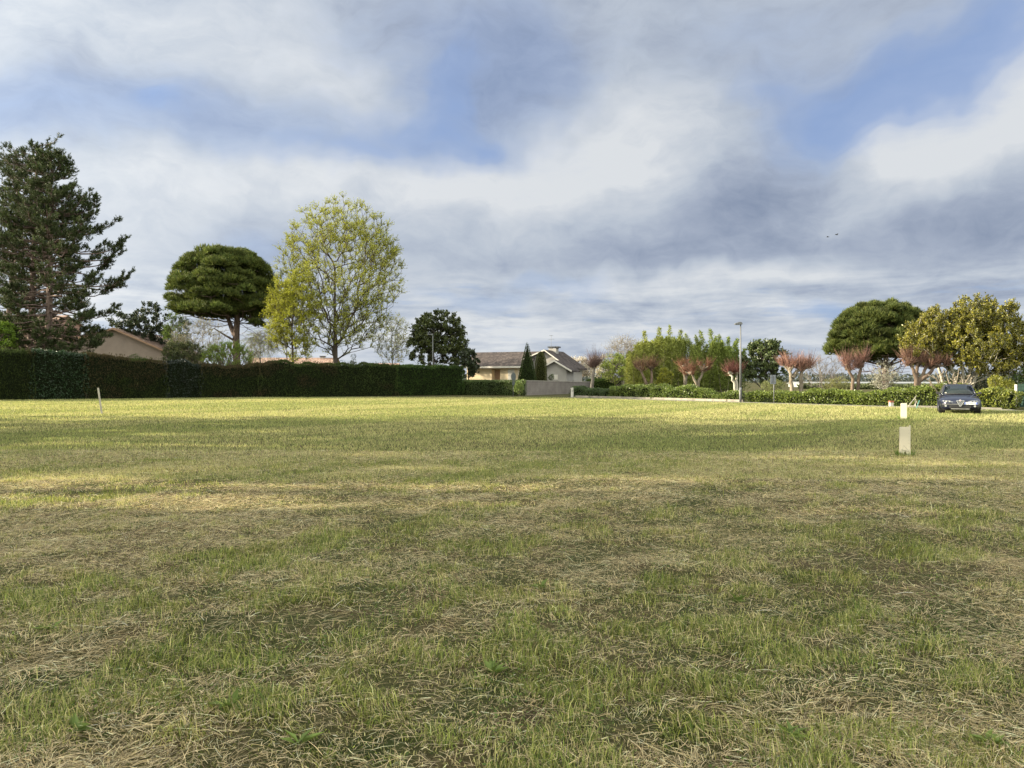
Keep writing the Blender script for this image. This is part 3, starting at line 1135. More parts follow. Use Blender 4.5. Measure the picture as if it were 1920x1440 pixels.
YG1, YG2 = (.24, .27, .035), (.36, .37, .07)
deciduous('big spreading tree in fresh yellow-green spring leaf behind the hedge, tallest of the middle', 628, 92, 368, 520, 757, 668, M['bark'],
          seed=21, ntar=1350, lumpy=.22, ntw=13, tl=.95, nlf=9, ll=.115, lw=.075, c1=(.26, .29, .035), c2=(.40, .41, .07), tr_top=.55, rise=.28, name='budding_tree', tip=.017, tscale=1.15)
deciduous('lower bright yellow-green tree overlapping the left side of the big spreading tree', 548, 86, 512, 500, 602, 682, M['bark'],
          seed=22, ntar=600, ntw=13, tl=.85, nlf=9, ll=.115, lw=.075, c1=(.26, .29, .02), c2=(.38, .38, .04), name='budding_tree', tr_top=.6)
deciduous('thin pale budding tree right of the big spreading tree, above the hedge end', 735, 100, 586, 700, 770, 690, M['bark_grey'],
          seed=23, ntar=240, ntw=8, tl=.8, nlf=4, ll=.12, lw=.08, c1=(.2, .24, .06), c2=(.32, .33, .12), name='budding_tree', tr_top=.8)
DG1, DG2 = (.022, .04, .014), (.06, .085, .026)
deciduous('dark glossy evergreen between the low gable roof and the round-topped pine', 262, 96, 566, 205, 322, 672, M['bark'], seed=24, lumpy=.85, ntar=330, ntw=7,
          tl=.6, nlf=11, ll=.24, lw=.13, c1=DG1, c2=(.05, .065, .025), leafmat=M['glossleaf'], name='magnolia_tree', cat='magnolia')
deciduous('dark glossy evergreen at the right end of the long hedge', 813, 92, 578, 772, 872, 690, M['bark'], seed=25, lumpy=.85, ntar=360, ntw=7,
          tl=.6, nlf=12, ll=.25, lw=.14, c1=(.035, .055, .016), c2=(.10, .115, .03), leafmat=M['glossleaf'], name='magnolia_tree', cat='magnolia', tr_top=.7,
          extra=((792, 665, 1.9, 60), (835, 668, 2.0, 60), (856, 676, 1.4, 40), (790, 638, 1.3, 30), (862, 650, .9, 20)))
deciduous('dark leafy bush hanging in front of the left end of the cream house', 878, 88, 652, 856, 898, 712, M['bark'], seed=26, ntar=120, ntw=8,
          tl=.4, nlf=9, ll=.22, lw=.13, c1=DG1, c2=(.05, .06, .025), leafmat=M['glossleaf'], name='evergreen_bush', cat='bush')
deciduous('dark glossy evergreen just right of the street lamp', 1436, 70, 640, 1392, 1478, 728, M['bark'], seed=27, lumpy=.85, ntar=300, ntw=6,
          tl=.5, nlf=11, ll=.22, lw=.13, c1=(.04, .065, .02), c2=(.12, .15, .05), leafmat=M['glossleaf'], name='magnolia_tree', cat='magnolia', tr_top=.7)
# bare and blossoming trees
deciduous('tall fine bare tree behind the light green bush, left of the bamboo', 1168, 105, 632, 1135, 1200, 700, M['bark_pale'], seed=31, ntar=260, ntw=9,
          tl=1.2, nlf=1, ll=.10, lw=.06, c1=(.35, .32, .2), c2=(.5, .46, .34), name='bare_tree', cat='bare tree', tip=.012)
deciduous('bare winter tree left of the flat-domed pine, over the laurel hedge', 1540, 78, 668, 1500, 1582, 732, M['bark_grey'], seed=32, ntar=200, ntw=7,
          tl=.8, nlf=0, name='bare_tree', cat='bare tree', tip=.014)
deciduous('grey bare shrubby tree under the left rim of the round-topped pine', 372, 84, 600, 318, 420, 682, M['bark_grey'], seed=33, ntar=330, ntw=9,
          tl=.9, nlf=2, ll=.10, lw=.07, c1=(.2, .2, .1), c2=(.34, .32, .2), name='bare_tree', cat='bare tree', tip=.013)
deciduous('pale weeping willow behind the hedge, right of the forked pine trunk', 488, 104, 612, 462, 520, 672, M['bark_grey'], seed=34, ntar=150, ntw=10,
          tl=2.2, nlf=5, ll=.16, lw=.04, c1=(.2, .25, .1), c2=(.3, .34, .14), name='willow_tree', cat='willow', droop=1.8)
deciduous('pinkish white blossoming tree right of the small house gable', 1085, 108, 672, 1058, 1112, 712, M['bark'], seed=35, ntar=220, ntw=9,
          tl=.6, nlf=6, ll=.12, lw=.10, c1=(.6, .52, .48), c2=(.78, .72, .66), leafmat=M['petal'], name='blossom_tree', cat='blossom tree')
deciduous('pale blossoming tree between the pollard and the tall bare tree', 1130, 112, 668, 1105, 1160, 715, M['bark'], seed=36, ntar=200, ntw=9,
          tl=.6, nlf=5, ll=.12, lw=.10, c1=(.55, .5, .42), c2=(.72, .68, .58), leafmat=M['petal'], name='blossom_tree', cat='blossom tree')
deciduous('light green young tree just left of the bamboo', 1155, 88, 664, 1125, 1192, 722, M['bark_pale'], seed=37, ntar=280, ntw=9,
          tl=.6, nlf=6, ll=.13, lw=.09, c1=(.26, .34, .05), c2=(.38, .42, .10), name='young_tree', tr_top=.6)
deciduous('white flowering shrub in front of the flat-domed pine trunk', 1661, 63.5, 676, 1636, 1684, 738, M['bark_grey'], seed=38, ntar=170, ntw=7,
          tl=.5, nlf=5, ll=.07, lw=.06, c1=(.42, .42, .34), c2=(.62, .62, .55), leafmat=M['petal'], name='flowering_shrub', cat='shrub', tr_top=.9)
deciduous('olive green bush under the left rim of the round-topped pine', 345, 80, 642, 305, 385, 690, M['bark'], seed=39, ntar=240, ntw=8,
          tl=.5, nlf=8, ll=.14, lw=.08, c1=(.05, .07, .025), c2=(.14, .15, .06), name='evergreen_bush', cat='bush', tr_top=.5)
deciduous('bright green fine-stemmed bush rising above the hedge below the forked pine', 427, 74, 648, 380, 476, 705, M['bark_brown'], seed=40, ntar=260, ntw=10,
          tl=.7, nlf=9, ll=.13, lw=.035, c1=(.12, .2, .02), c2=(.2, .28, .04), name='broom_bush', cat='bush', tr_top=.5, droop=-.8)
deciduous('bright green leafy bush above the hedge at the left edge', 2, 68, 600, -35, 26, 665, M['bark'], seed=41, ntar=180, ntw=8,
          tl=.5, nlf=9, ll=.16, lw=.09, c1=(.10, .18, .02), c2=(.2, .3, .04), name='leafy_bush', cat='bush')
deciduous('mid green small tree between the dark evergreen and the round-topped pine', 330, 92, 588, 308, 356, 660, M['bark'], seed=42, ntar=160, ntw=8,
          tl=.6, nlf=9, ll=.16, lw=.06, c1=(.08, .13, .03), c2=(.14, .2, .05), name='small_tree', cat='tree')
deciduous('far tree at the right edge, half hidden by the yellow-green evergreen', 1925, 75, 600, 1895, 1990, 720, M['bark_grey'], seed=43, ntar=240, ntw=8,
          tl=.7, nlf=5, ll=.15, lw=.08, c1=(.12, .13, .06), c2=(.2, .2, .1), name='small_tree', cat='tree')


# ---- big yellow-green multi-stem evergreen behind the car
def bay_tree():
    rng = np.random.default_rng(51)
    d = 49
    bx = X(1800, d)
    root = thing('evergreen_tree', 'big yellow-green evergreen with several pale stems behind the parked car', 'evergreen tree', (bx, d, 0))
    gb, gl = Geo(), Geo()
    stems = [[(1782, 999), (1772, 700), (1762, 672), (1752, 640)], [(1786, 999), (1788, 715), (1776, 680), (1764, 630)],
             [(1806, 999), (1812, 708), (1815, 680), (1814, 650)], [(1812, 999), (1822, 712), (1832, 690), (1836, 660)],
             [(1814, 999), (1828, 710), (1842, 690), (1852, 672)], [(1800, 999), (1800, 700), (1796, 670), (1800, 640)]]
    nodes = []
    for s_ in stems:
        yy = rng.uniform(-.6, .6)
        pts = spline([(X(a, d) - bx, yy * (1 if b < 900 else .4), Z(b, d) if b < 900 else 0) for a, b in s_], 10)
        add_tube(gb, pts, np.linspace(.115, .05, 10), 7)
        nodes.append(pts)
    blobs = [(1720, 640, 1.5), (1705, 668, 1.1), (1745, 615, 1.7), (1775, 600, 1.6), (1800, 590, 1.2), (1840, 596, 2.1), (1870, 600, 1.7),
             (1890, 630, 1.7), (1905, 660, 1.5), (1760, 640, 1.6), (1800, 640, 2.0), (1840, 640, 2.2), (1870, 665, 1.9), (1735, 655, 1.1),
             (1900, 690, 1.4), (1790, 610, 1.5), (1830, 670, 1.6), (1780, 665, 1.2), (1850, 585, 1.0)]
    cl = []
    for (a, b, r_) in blobs:
        a = 1803 + (a - 1800) * .90; b = 646 + (b - 640) * .80; r_ = r_ * .86
        c = np.array([X(a, d) - bx, rng.uniform(-1.6, 1.0), Z(b, d)])
        n = int(34 * r_ ** 2)
        cl.append(ellip_points(rng, n, c, (r_, r_ * .9, r_), .72))
    tg = np.concatenate(cl)
    tr = np.concatenate([p[3:] for p in nodes])
    arr, par = skeleton(rng, list(nodes[2]), tg[rng.permutation(len(tg))[:200]], .9, .2, 0, .1)
    rad = np.minimum(radii(par, .012), .08)
    branches_geo(gb, arr, par, rad)
    # upright leafy sprays
    m = len(tg)
    dirs = unit(rand_unit(rng, m) * .6 + np.array([0, -.1, .8]))
    twig_leaves(rng, gb, gl, tg, dirs, 7, .5, 14, .13, .068, (.08, .09, .015), (.27, .245, .03), 0, .28, .006, up=.5, spread=.7)
    gb.build('trunk', M['bark_white'], root, smooth=True)
    gl.build('crown', M['glossleaf'], root)


bay_tree()


# ---- bamboo
def bamboo():
    rng = np.random.default_rng(61)
    d = 74
    bx = X(1285, d)
    root = thing('bamboo_clump', 'tall arching clump of yellow-green bamboo behind the pollards', 'bamboo', (bx, d, 0))
    gb, gl = Geo(), Geo()
    peaks = [(1190, 668), (1203, 622), (1215, 640), (1230, 616), (1241, 632), (1253, 612), (1264, 634), (1270, 622), (1288, 628), (1300, 632),
             (1311, 622), (1325, 619), (1338, 632), (1347, 630), (1360, 634), (1370, 645), (1383, 636), (1395, 655), (1180, 672), (1250, 640), (1335, 645)]
    n = 170
    for i in range(n):
        if i < len(peaks):
            tx, ty = peaks[i]
            yb = rng.uniform(-2.2, .5)
        else:
            tx = rng.uniform(1178, 1392)
            ty = np.interp(tx, [1178, 1205, 1250, 1300, 1350, 1392], [668, 638, 630, 640, 642, 662]) + abs(rng.normal(0, 15))
            yb = rng.uniform(-2.5, 2.5)
        top = np.array([X(tx, d) - bx, yb, Z(ty, d)])
        base = np.array([top[0] * .9 + rng.normal(0, .35), yb + rng.normal(0, .3), 0])
        ld = np.array([rng.normal(0, .35), rng.normal(0, .2), 0])
        pts = spline([base, base * .6 + top * .4 - ld * .3, base * .25 + top * .75 - ld * .5, top + ld * .4], 14)
        add_tube(gb, pts, np.linspace(.022, .006, 14), 4)
        m = 620
        f = .10 + .90 * rng.random(m) ** .85
        fi = f * 13
        i0 = np.minimum(12, fi.astype(int))
        P0 = pts[i0] + (pts[i0 + 1] - pts[i0]) * (fi - i0)[:, None]
        spread = .75 * (1.03 - f) ** .9 + .04
        o_ = rand_unit(rng, m) * spread[:, None] * rng.random((m, 1)) ** .6
        o_[:, 2] = o_[:, 2] * .3 + .12 * spread
        A = unit(o_ * 1.8 + rand_unit(rng, m) * .35 + np.array([0, 0, .12]))
        warm = np.clip(.55 - (tx - 1230) / 260, 0, 1)
        c1 = np.array((.14, .19, .04)) * (1 - warm) + np.array((.25, .26, .05)) * warm
        c2 = np.array((.26, .33, .08)) * (1 - warm) + np.array((.42, .42, .13)) * warm
        add_leaves(gl, rng, P0 + o_, A, .27 * rng.uniform(.6, 1.2, m), .062, cols(rng, m, c1, c2, .25))
    gb.build('culms', M['bark_pale'], root)
    gl.build('foliage', M['leaf'], root)


bamboo()


# ---- shrubs made of leaf shells
def shrub(label, px, d, top_py, left_px, right_px, c1, c2, seed, ll=.12, lw=.06, n=2600, name='shrub', cat='shrub', group=None, mat='glossleaf', base=0.0, lumps=9, up=.4):
    rng = np.random.default_rng(seed)
    bx = X(px, d)
    rx = (X(right_px, d) - X(left_px, d)) / 2
    cx = (X(right_px, d) + X(left_px, d)) / 2 - bx
    H = Z(top_py, d)
    gl, gb = Geo(), Geo()
    root = thing(name, label, cat, (bx, d, 0), group=group)
    for i in range(lumps):
        a = rng.random() * 2 * PI
        rr = rng.random() ** .5
        r_ = rx * rng.uniform(.32, .55)
        zc = (H - r_) * rng.uniform(.35, 1.0) if i else H - r_
        c = np.array([cx + math.cos(a) * rr * (rx - r_), math.sin(a) * rr * (rx - r_) * .8, max(zc, r_ * .5)])
        m = n // lumps
        dv = rand_unit(rng, m)
        P = c + dv * r_ * (.75 + .3 * rng.random((m, 1)))
        ok = P[:, 2] > 0.02
        P, dv = P[ok], dv[ok]
        m = len(P)
        add_leaves(gl, rng, P, unit(dv + rand_unit(rng, m) * .7 + np.array([0, 0, up])), ll * rng.uniform(.6, 1.3, m), lw * rng.uniform(.7, 1.3, m), cols(rng, m, c1, c2, .22))
        add_frusta(gb, [np.array([cx, 0, 0])], [c], .025, .01, 4)
    gb.build('stems', M['bark'], root)
    gl.build('foliage', M[mat], root)
    return root


# ------------------------------------------------------------------ hedges
def hedge(label, pts, heights, thick, seed, c1, c2, kind='thuja', dens=150, ll=.16, lw=.06, cat='hedge', name='hedge', lump=.26, mat=None, brown=0.0, topvar=.3, tnoise=1.2):
    """hedge along a polyline: solid inner growth and a shell of leaves; one mesh"""
    rng = np.random.default_rng(seed)
    pts = np.array(pts, float)
    heights = np.array(heights, float)
    seg = np.linalg.norm(np.diff(pts, axis=0), axis=1)
    cum = np.concatenate([[0], np.cumsum(seg)])
    Ltot = cum[-1]
    o0 = pts[0].copy()

    def at(s):
        return np.stack([np.interp(s, cum, pts[:, 0]), np.interp(s, cum, pts[:, 1])], -1)

    def hgt(s):
        return np.interp(s, cum, heights) + topvar * 2 * (fbm(s / tnoise, s * 0 + seed, seed, 3) - .5)
    nseg = max(4, int(Ltot / 1.0))
    ss = np.linspace(0, Ltot, nseg)
    P = at(ss)
    T = unit(np.gradient(P, axis=0))
    Nn = np.stack([T[:, 1], -T[:, 0]], -1)
    if Nn[:, 1].mean() > 0: Nn = -Nn      # towards the camera
    hh = hgt(ss) - .14
    t2 = thick / 2 - .26
    V, Fc = [], []
    for i in range(nseg):
        a = P[i] + Nn[i] * t2 - o0; b = P[i] - Nn[i] * t2 - o0
        V += [(a[0], a[1], -.02), (a[0], a[1], hh[i] * .94), (a[0] * .5 + b[0] * .5, a[1] * .5 + b[1] * .5, hh[i]), (b[0], b[1], hh[i] * .94), (b[0], b[1], -.02)]
        if i:
            k = (i - 1) * 5
            for j in range(4):
                Fc.append([k + j, k + j + 1, k + j + 6, k + j + 5])
    Fc.append([0, 1, 3, 4]); Fc.append([(nseg - 1) * 5 + j for j in (0, 1, 3, 4)])
    V = np.array(V, float); Fc = np.array(Fc)
    nc = len(Fc)
    hm = heights.mean()
    nF = int(dens * Ltot * hm); nT = int(dens * Ltot * thick * 1.8); nB = int(nF * .25)
    nE = int(dens * thick * hm)
    parts = []
    for nn_, which in ((nF, 0), (nT, 1), (nB, 2), (nE, 3), (nE, 4)):
        s = rng.random(nn_) * Ltot
        if which == 3: s = np.zeros(nn_)
        if which == 4: s = np.full(nn_, Ltot)
        p = at(s)
        i0 = np.clip((s / Ltot * (nseg - 1)).astype(int), 0, nseg - 1)
        nv = Nn[i0]; tv = T[i0]
        h_ = hgt(s)
        u = rng.random(nn_)
        bul = lump * 2 * (fbm(s / .8, u * h_ / .8 + which * 7, seed + 5, 3) - .5)
        if which == 0 or which == 2:
            sg = 1 if which == 0 else -1
            z = u * h_
            round_ = np.clip((z / h_ - .86) / .14, 0, 1) ** 2 * .25
            off = (thick / 2 - .06 + bul - round_ - .14 * rng.random(nn_) ** 2)
            xy = p + nv * sg * off[:, None]
            nor = np.stack([nv[:, 0] * sg, nv[:, 1] * sg, np.full(nn_, .25)], -1)
        elif which == 1:
            v_ = (rng.random(nn_) * 2 - 1) * (thick / 2)
            xy = p + nv * v_[:, None]
            z = h_ - .05 + bul * .5 - (np.abs(v_) / (thick / 2)) ** 3 * .2 - .12 * rng.random(nn_) ** 2
            nor = np.stack([nv[:, 0] * .1, nv[:, 1] * .1, np.ones(nn_)], -1)
        else:
            v_ = (rng.random(nn_) * 2 - 1) * (thick / 2)
            sg = -1 if which == 3 else 1
            xy = p + nv * v_[:, None] + tv * sg * (.05 + bul)[:, None]
            z = u * h_
            nor = np.stack([tv[:, 0] * sg, tv[:, 1] * sg, np.full(nn_, .2)], -1)
        parts.append((np.stack([xy[:, 0] - o0[0], xy[:, 1] - o0[1], np.maximum(z, .01)], -1), nor, s))
    LP = np.concatenate([a for a, b, c in parts]); LN = unit(np.concatenate([b for a, b, c in parts])); LS = np.concatenate([c for a, b, c in parts])
    if kind == 'thuja' and thick > 1.4:
        nS = int(Ltot * 26)
        s = rng.random(nS) * Ltot
        p = at(s); i0 = np.clip((s / Ltot * (nseg - 1)).astype(int), 0, nseg - 1)
        v_ = (rng.random(nS) * 2 - 1) * thick * .42
        xy = p + Nn[i0] * v_[:, None]
        z = hgt(s) + rng.random(nS) * .22 * (fbm(s / .9, s * 0, seed + 3, 2) > .45)
        LP = np.concatenate([LP, np.stack([xy[:, 0] - o0[0], xy[:, 1] - o0[1], z], -1)])
        LN = np.concatenate([LN, np.tile([0., 0, 1], (nS, 1))]); LS = np.concatenate([LS, s])
    m = len(LP)
    geo = Geo()
    col_ = cols(rng, m, c1, c2, .22)
    pt = fbm(LS / 1.6, LP[:, 2] / 1.6, seed + 9, 3)[:, None]
    col_ = col_ * (.55 + .9 * pt)
    if brown:
        bn = (fbm(LS / 2.2, LP[:, 2] / 1.4, seed + 19, 3)[:, None] - (.62 - .16 * brown)) * 8
        bn = np.clip(bn, 0, 1) * rng.uniform(.5, 1, (m, 1))
        col_ = col_ * (1 - bn) + np.array([.075, .052, .030]) * bn * rng.uniform(.6, 1.3, (m, 1))
    if kind == 'thuja':
        A = unit(LN * .7 + rand_unit(rng, m) * .55 + np.array([0, 0, .75]))
        add_leaves(geo, rng, LP, A, ll * rng.uniform(.6, 1.3, m), lw * rng.uniform(.7, 1.3, m), np.clip(col_, .003, .9))
    else:
        A = unit(LN * .5 + rand_unit(rng, m) * .8 + np.array([0, 0, .45]))
        add_leaves(geo, rng, LP, A, ll * rng.uniform(.6, 1.2, m), lw * rng.uniform(.7, 1.2, m), np.clip(col_, .003, .9), .3)
    GV = np.concatenate(geo.V); GF = np.concatenate(geo.F4)
    AV = np.concatenate([V, GV]); AF = np.concatenate([Fc, GF + len(V)])
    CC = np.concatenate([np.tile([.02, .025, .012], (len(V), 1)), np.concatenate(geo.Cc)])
    mi = np.concatenate([np.zeros(nc), np.ones(len(GF))])
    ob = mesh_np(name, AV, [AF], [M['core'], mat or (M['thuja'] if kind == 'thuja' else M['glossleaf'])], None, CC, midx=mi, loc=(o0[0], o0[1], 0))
    tag(ob, label, cat)
    return ob


def hd_d(px):
    """distance of the long hedge at column px (straight line in plan)"""
    a = np.array([X(-60, 60.5), 60.5]); b = np.array([X(862, 84), 84.0])
    k = (px - 960) / F
    t = (k * a[1] - a[0]) / ((b - a)[0] - k * (b - a)[1])
    return (a + (b - a) * t)


TH1, TH2 = (.026, .042, .012), (.070, .095, .024)


def long_hedge(label, cols_px, tops, seed, **kw):
    P = [hd_d(c) for c in cols_px]
    hs = [Z(t, p[1]) for t, p in zip(tops, P)]
    return hedge(label, P, hs, 1.6, seed, kw.pop('c1', TH1), kw.pop('c2', TH2), **kw)


long_hedge('dark clipped thuja hedge at the left edge, below the bright green bush', [-170, -60, 62], [650, 656, 658], 71, brown=.5)
long_hedge('dark blue-green laurel growing in the long hedge below the two pine trunks', [62, 110, 162], [654, 660, 664], 72, kind='laurel',
           c1=(.016, .036, .014), c2=(.035, .070, .028), ll=.17, lw=.09, dens=110, lump=.25)
long_hedge('brown-patched thuja hedge below the low gable wall', [162, 235, 312], [664, 671, 681], 73, brown=1.1, topvar=.2)
long_hedge('nearly black laurel bush bulging from the long hedge left of the bright green bush', [310, 345, 375], [682, 674, 683], 74, kind='laurel',
           c1=(.008, .016, .010), c2=(.02, .032, .02), ll=.15, lw=.09, dens=110, lump=.3)
long_hedge('browned thuja hedge below the round-topped forked pine', [374, 420, 485], [685, 686, 684], 75, brown=1.5)
long_hedge('long even thuja hedge below the big yellow-green tree', [485, 600, 740], [681, 681, 685], 76, brown=.4)
long_hedge('bright-topped clipped conifer hedge at the right end of the long hedge', [740, 800, 862], [682, 685, 686], 77, c1=(.028, .055, .014), c2=(.06, .10, .022), lump=.3)

# clipped hedge in front of the cream house
pl = np.array([X(860, 85), 85.0]); pr = np.array([X(982, 80.5), 80.5])
hedge('low clipped green hedge in front of the cream house, left of the concrete wall', [pl, pr], [Z(712, 85), Z(712.5, 80.5)], 1.1, 81,
      (.045, .08, .02), (.11, .15, .04), kind='laurel', dens=230, ll=.11, lw=.06, topvar=.03, lump=.08)
shrub('light green leafy shrub at the right end of the clipped hedge by the round sign', 972, 80.0, 712, 962, 985, (.14, .2, .05), (.26, .33, .09), 82, .13, .07, 1500)


# laurel hedge along the street wall
def street_hedge(label, cpx, tops, seed, off=.75, thick=1.2, dens=290, **kw):
    P = [wall_at(c, off) for c in cpx]
    hs = [Z(t, p[1]) for t, p in zip(tops, P)]
    return hedge(label, P, hs, thick, seed, kw.pop('c1', (.06, .10, .018)), kw.pop('c2', (.20, .25, .05)), kind='laurel', dens=dens,
                 ll=kw.pop('ll', .13), lw=kw.pop('lw', .065), lump=kw.pop('lump', .40), topvar=kw.pop('topvar', .30), tnoise=.9, **kw)


street_hedge('dark green laurel hedge starting at the white gate pillar', [1078, 1092, 1100, 1125, 1150], [724, 722, 730, 733, 727], 91, c1=(.03, .055, .015), c2=(.08, .12, .035))
street_hedge('green laurel hedge below the left half of the bamboo', [1150, 1200, 1255], [723, 722, 724], 92)
street_hedge('uneven laurel hedge below the pollards, ending at the street lamp', [1255, 1290, 1330, 1345, 1386], [724, 728, 726, 734, 733], 93)
street_hedge('laurel hedge between the street lamp and the flat-domed pine, behind the square sign', [1408, 1450, 1500, 1560, 1640], [733, 731, 733, 727, 733], 94, c1=(.07, .11, .018), c2=(.22, .27, .05))
street_hedge('tall leafy laurel hedge left of the parked car', [1640, 1668, 1700, 1730, 1775], [735, 729, 725, 722, 720], 95, c1=(.06, .10, .018), c2=(.22, .26, .05), ll=.12)
street_hedge('yellow-green laurel hedge right of the parked car', [1775, 1850, 1900], [722, 730, 733], 96, c1=(.10, .14, .02), c2=(.30, .32, .05))

# clipped dark hedge further down the street
ph = np.array([X(1108, 100), 100.0]); ph2 = np.array([X(1158, 92), 92.0])
hedge('dark clipped hedge behind the street, between the concrete wall and the pollards', [ph, ph2], [Z(712, 100), Z(710, 92)], 1.5, 97, (.03, .05, .012), (.10, .15, .03), dens=120, topvar=.03)

# loose shrubs behind the street hedge
shrub('pale olive scrub behind the laurel hedge, right of the square sign', 1565, 66, 706, 1535, 1598, (.16, .17, .06), (.30, .30, .13), 101, .12, .04, 2600, mat='leaf', up=1.0)
shrub('pale olive scrub behind the square sign', 1447, 64, 708, 1425, 1470, (.14, .16, .06), (.28, .3, .13), 102, .12, .04, 1800, mat='leaf', up=1.0)
shrub('yellow-green bush below the bamboo between the first two pollards', 1245, 70, 690, 1228, 1268, (.16, .18, .02), (.33, .32, .04), 103, .14, .07, 2400)
shrub('dark green bush below the bamboo right of the forked pollard', 1345, 73, 685, 1310, 1395, (.02, .035, .012), (.06, .08, .025), 104, .16, .08, 3800)
shrub('yellow-green rounded bush right of the parked car', 1872, 47.5, 704, 1838, 1905, (.16, .18, .025), (.33, .33, .06), 105, .10, .05, 4200)
shrub('dark bush behind the parked car under the pale stems', 1800, 52, 690, 1755, 1850, (.015, .022, .010), (.04, .05, .02), 106, .15, .08, 4200)
shrub('green bush at the right edge above the green mesh fence', 1915, 48, 690, 1890, 1950, (.05, .09, .02), (.13, .2, .05), 107, .12, .06, 2400)
shrub('small round clipped bush above the concrete wall', 1032, 92, 702, 1024, 1041, (.05, .08, .02), (.10, .14, .04), 108, .10, .05, 1200)
shrub('low flat bush above the concrete wall, left of the ivy corner', 1062, 97, 707, 1042, 1082, (.05, .07, .02), (.10, .12, .04), 109, .10, .05, 1400)
shrub('dark ivy bush at the right corner of the small gable', 1062, 98, 694, 1054, 1074, (.02, .025, .012), (.05, .06, .025), 110, .14, .08, 1300)
shrub('tiny dark round bush behind the hedge at the foot of the big tree', 660, 88, 664, 650, 672, (.02, .035, .012), (.05, .07, .02), 111, .12, .06, 900)
shrub('leafy shrub by the gable corner above the brown hedge', 318, 78, 660, 292, 345, (.03, .05, .018), (.07, .09, .03), 112, .14, .07, 2600)
shrub('dull green bush left of the gable corner above the hedge', 245, 75, 664, 228, 268, (.04, .06, .018), (.09, .12, .03), 113, .12, .06, 1500)


# topiary
def topiary(label, px, d, top_py, half_px, seed, rounded=False, c1=(.028, .045, .014), c2=(.06, .09, .024)):
    rng = np.random.default_rng(seed)
    bx = X(px, d); H = Z(top_py, d); r0 = half_px / F * d
    root = thing('topiary_tree', label, 'topiary', (bx, d, 0))
    n = 9000
    u = 1 - np.sqrt(rng.random(n))
    if rounded: u = rng.random(n)
    a = rng.random(n) * 2 * PI
    prof = (lambda q: r0 * (np.clip(1 - q, 0, 1) ** .85)) if not rounded else (lambda q: r0 * np.clip(1 - q ** 5, 0, 1) ** .5)
    rr = prof(u) * (1 + .10 * (fbm(a * 2, u * 8, seed, 3) - .5)) - .06 * rng.random(n)
    P = np.stack([np.cos(a) * rr, np.sin(a) * rr, .1 + u * (H - .1)], -1)
    N_ = unit(np.stack([np.cos(a), np.sin(a), np.full(n, .3)], -1))
    gl = Geo()
    add_leaves(gl, rng, P, unit(N_ * .7 + rand_unit(rng, n) * .6 + np.array([0, 0, .5])), .12 * rng.uniform(.6, 1.2, n), .055, cols(rng, n, c1, c2, .25))
    gc = Geo()
    k = 12
    uu = np.linspace(0, .98, k)
    add_tube(gc, np.stack([uu * 0, uu * 0, uu * (H - .15)], -1), np.maximum(prof(uu) - .14, .02), 14)
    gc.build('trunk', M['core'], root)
    gl.build('foliage', M['glossleaf' if rounded else 'thuja'], root)


topiary('tall pointed clipped conifer cone in front of the cream house', 988.5, 88, 641, 22, 121)
topiary('shorter round-topped bush just right of the pointed cone', 1014, 91, 660, 11, 122, True, (.06, .075, .02), (.15, .15, .05))


# ------------------------------------------------------------------ pollards
def pollard(label, px, off, forks, seed, shoots=170, sl=1.15, bark='bark_brown', c1=(.22, .07, .055), c2=(.38, .17, .11), base=None, r=.19, dense=1.0):
    rng = np.random.default_rng(seed)
    p = wall_at(px, off) if base is None else np.array([X(px, base), base])
    d = p[1]
    root = thing('pollard_tree', label, 'pollard tree', (p[0], d, 0), group='pollarded trees along the street')
    gt, gs = Geo(), Geo()
    for fk in forks:
        pts = [(X(a, d) - p[0], yy, Z(b, d) if b < 900 else -.1) for a, b, yy in fk]
        sp = spline(pts, 10)
        sp[2:-1] += rng.normal(0, .025, (7, 3))
        add_tube(gt, sp, np.linspace(r * .85, r * .5, 10), 8)
        e = sp[-1]
        # knuckles
        for q in range(6):
            kdir = unit(rand_unit(rng, 1)[0] + np.array([0, 0, .4]))
            kp = e + kdir * .16
            add_tube(gt, np.array([e, e + kdir * .10, kp, kp + kdir * .06]), [.09, .12, .12, .05], 6)
        m = int(shoots * dense)
        nh = 4
        heads = e + rng.normal(0, 1, (nh, 3)) * [.19, .19, .16]
        for hq in heads:
            add_tube(gt, np.array([sp[-2], (sp[-2] + hq) / 2, hq]), [.075, .065, .07], 6)
            add_tube(gt, np.array([hq - [0, 0, .06], hq, hq + [0, 0, .07]]), [.05, .10, .04], 6)
        hi = rng.integers(0, nh, m)
        A = unit(rand_unit(rng, m) * .66 + np.array([0, 0, .80]) + (heads[hi] - e) * .4)
        A[:, 2] = np.abs(A[:, 2])
        st = heads[hi] + A * .06 + rng.normal(0, .06, (m, 3))
        hl_ = rng.uniform(.65, 1.15, nh)[hi]
        L = sl * .84 * rng.uniform(.25, 1.15, m) * hl_
        bend = np.array([0, 0, 1.0]) * .35
        mid = st + A * (L * .5)[:, None]
        A2 = unit(A + bend)
        cc = cols(rng, m, c1, c2, .35)
        add_frusta(gs, st, mid, .010, .008, 3, cc)
        add_frusta(gs, mid, mid + A2 * (L * .5)[:, None], .008, .003, 3, cc)
        # side twigs
        i = rng.integers(0, m, m)
        f = rng.random((m, 1))
        q0 = st[i] + A[i] * (L[i] * .6)[:, None] * f
        add_frusta(gs, q0, q0 + unit(A[i] + rand_unit(rng, m) * .8) * (.3 * sl * rng.uniform(.4, 1, (m, 1))), .009, .004, 3, cc[i])
    gt.build('trunk', M[bark], root, smooth=True)
    gs.build('shoots', M['shoot'], root)
    return root


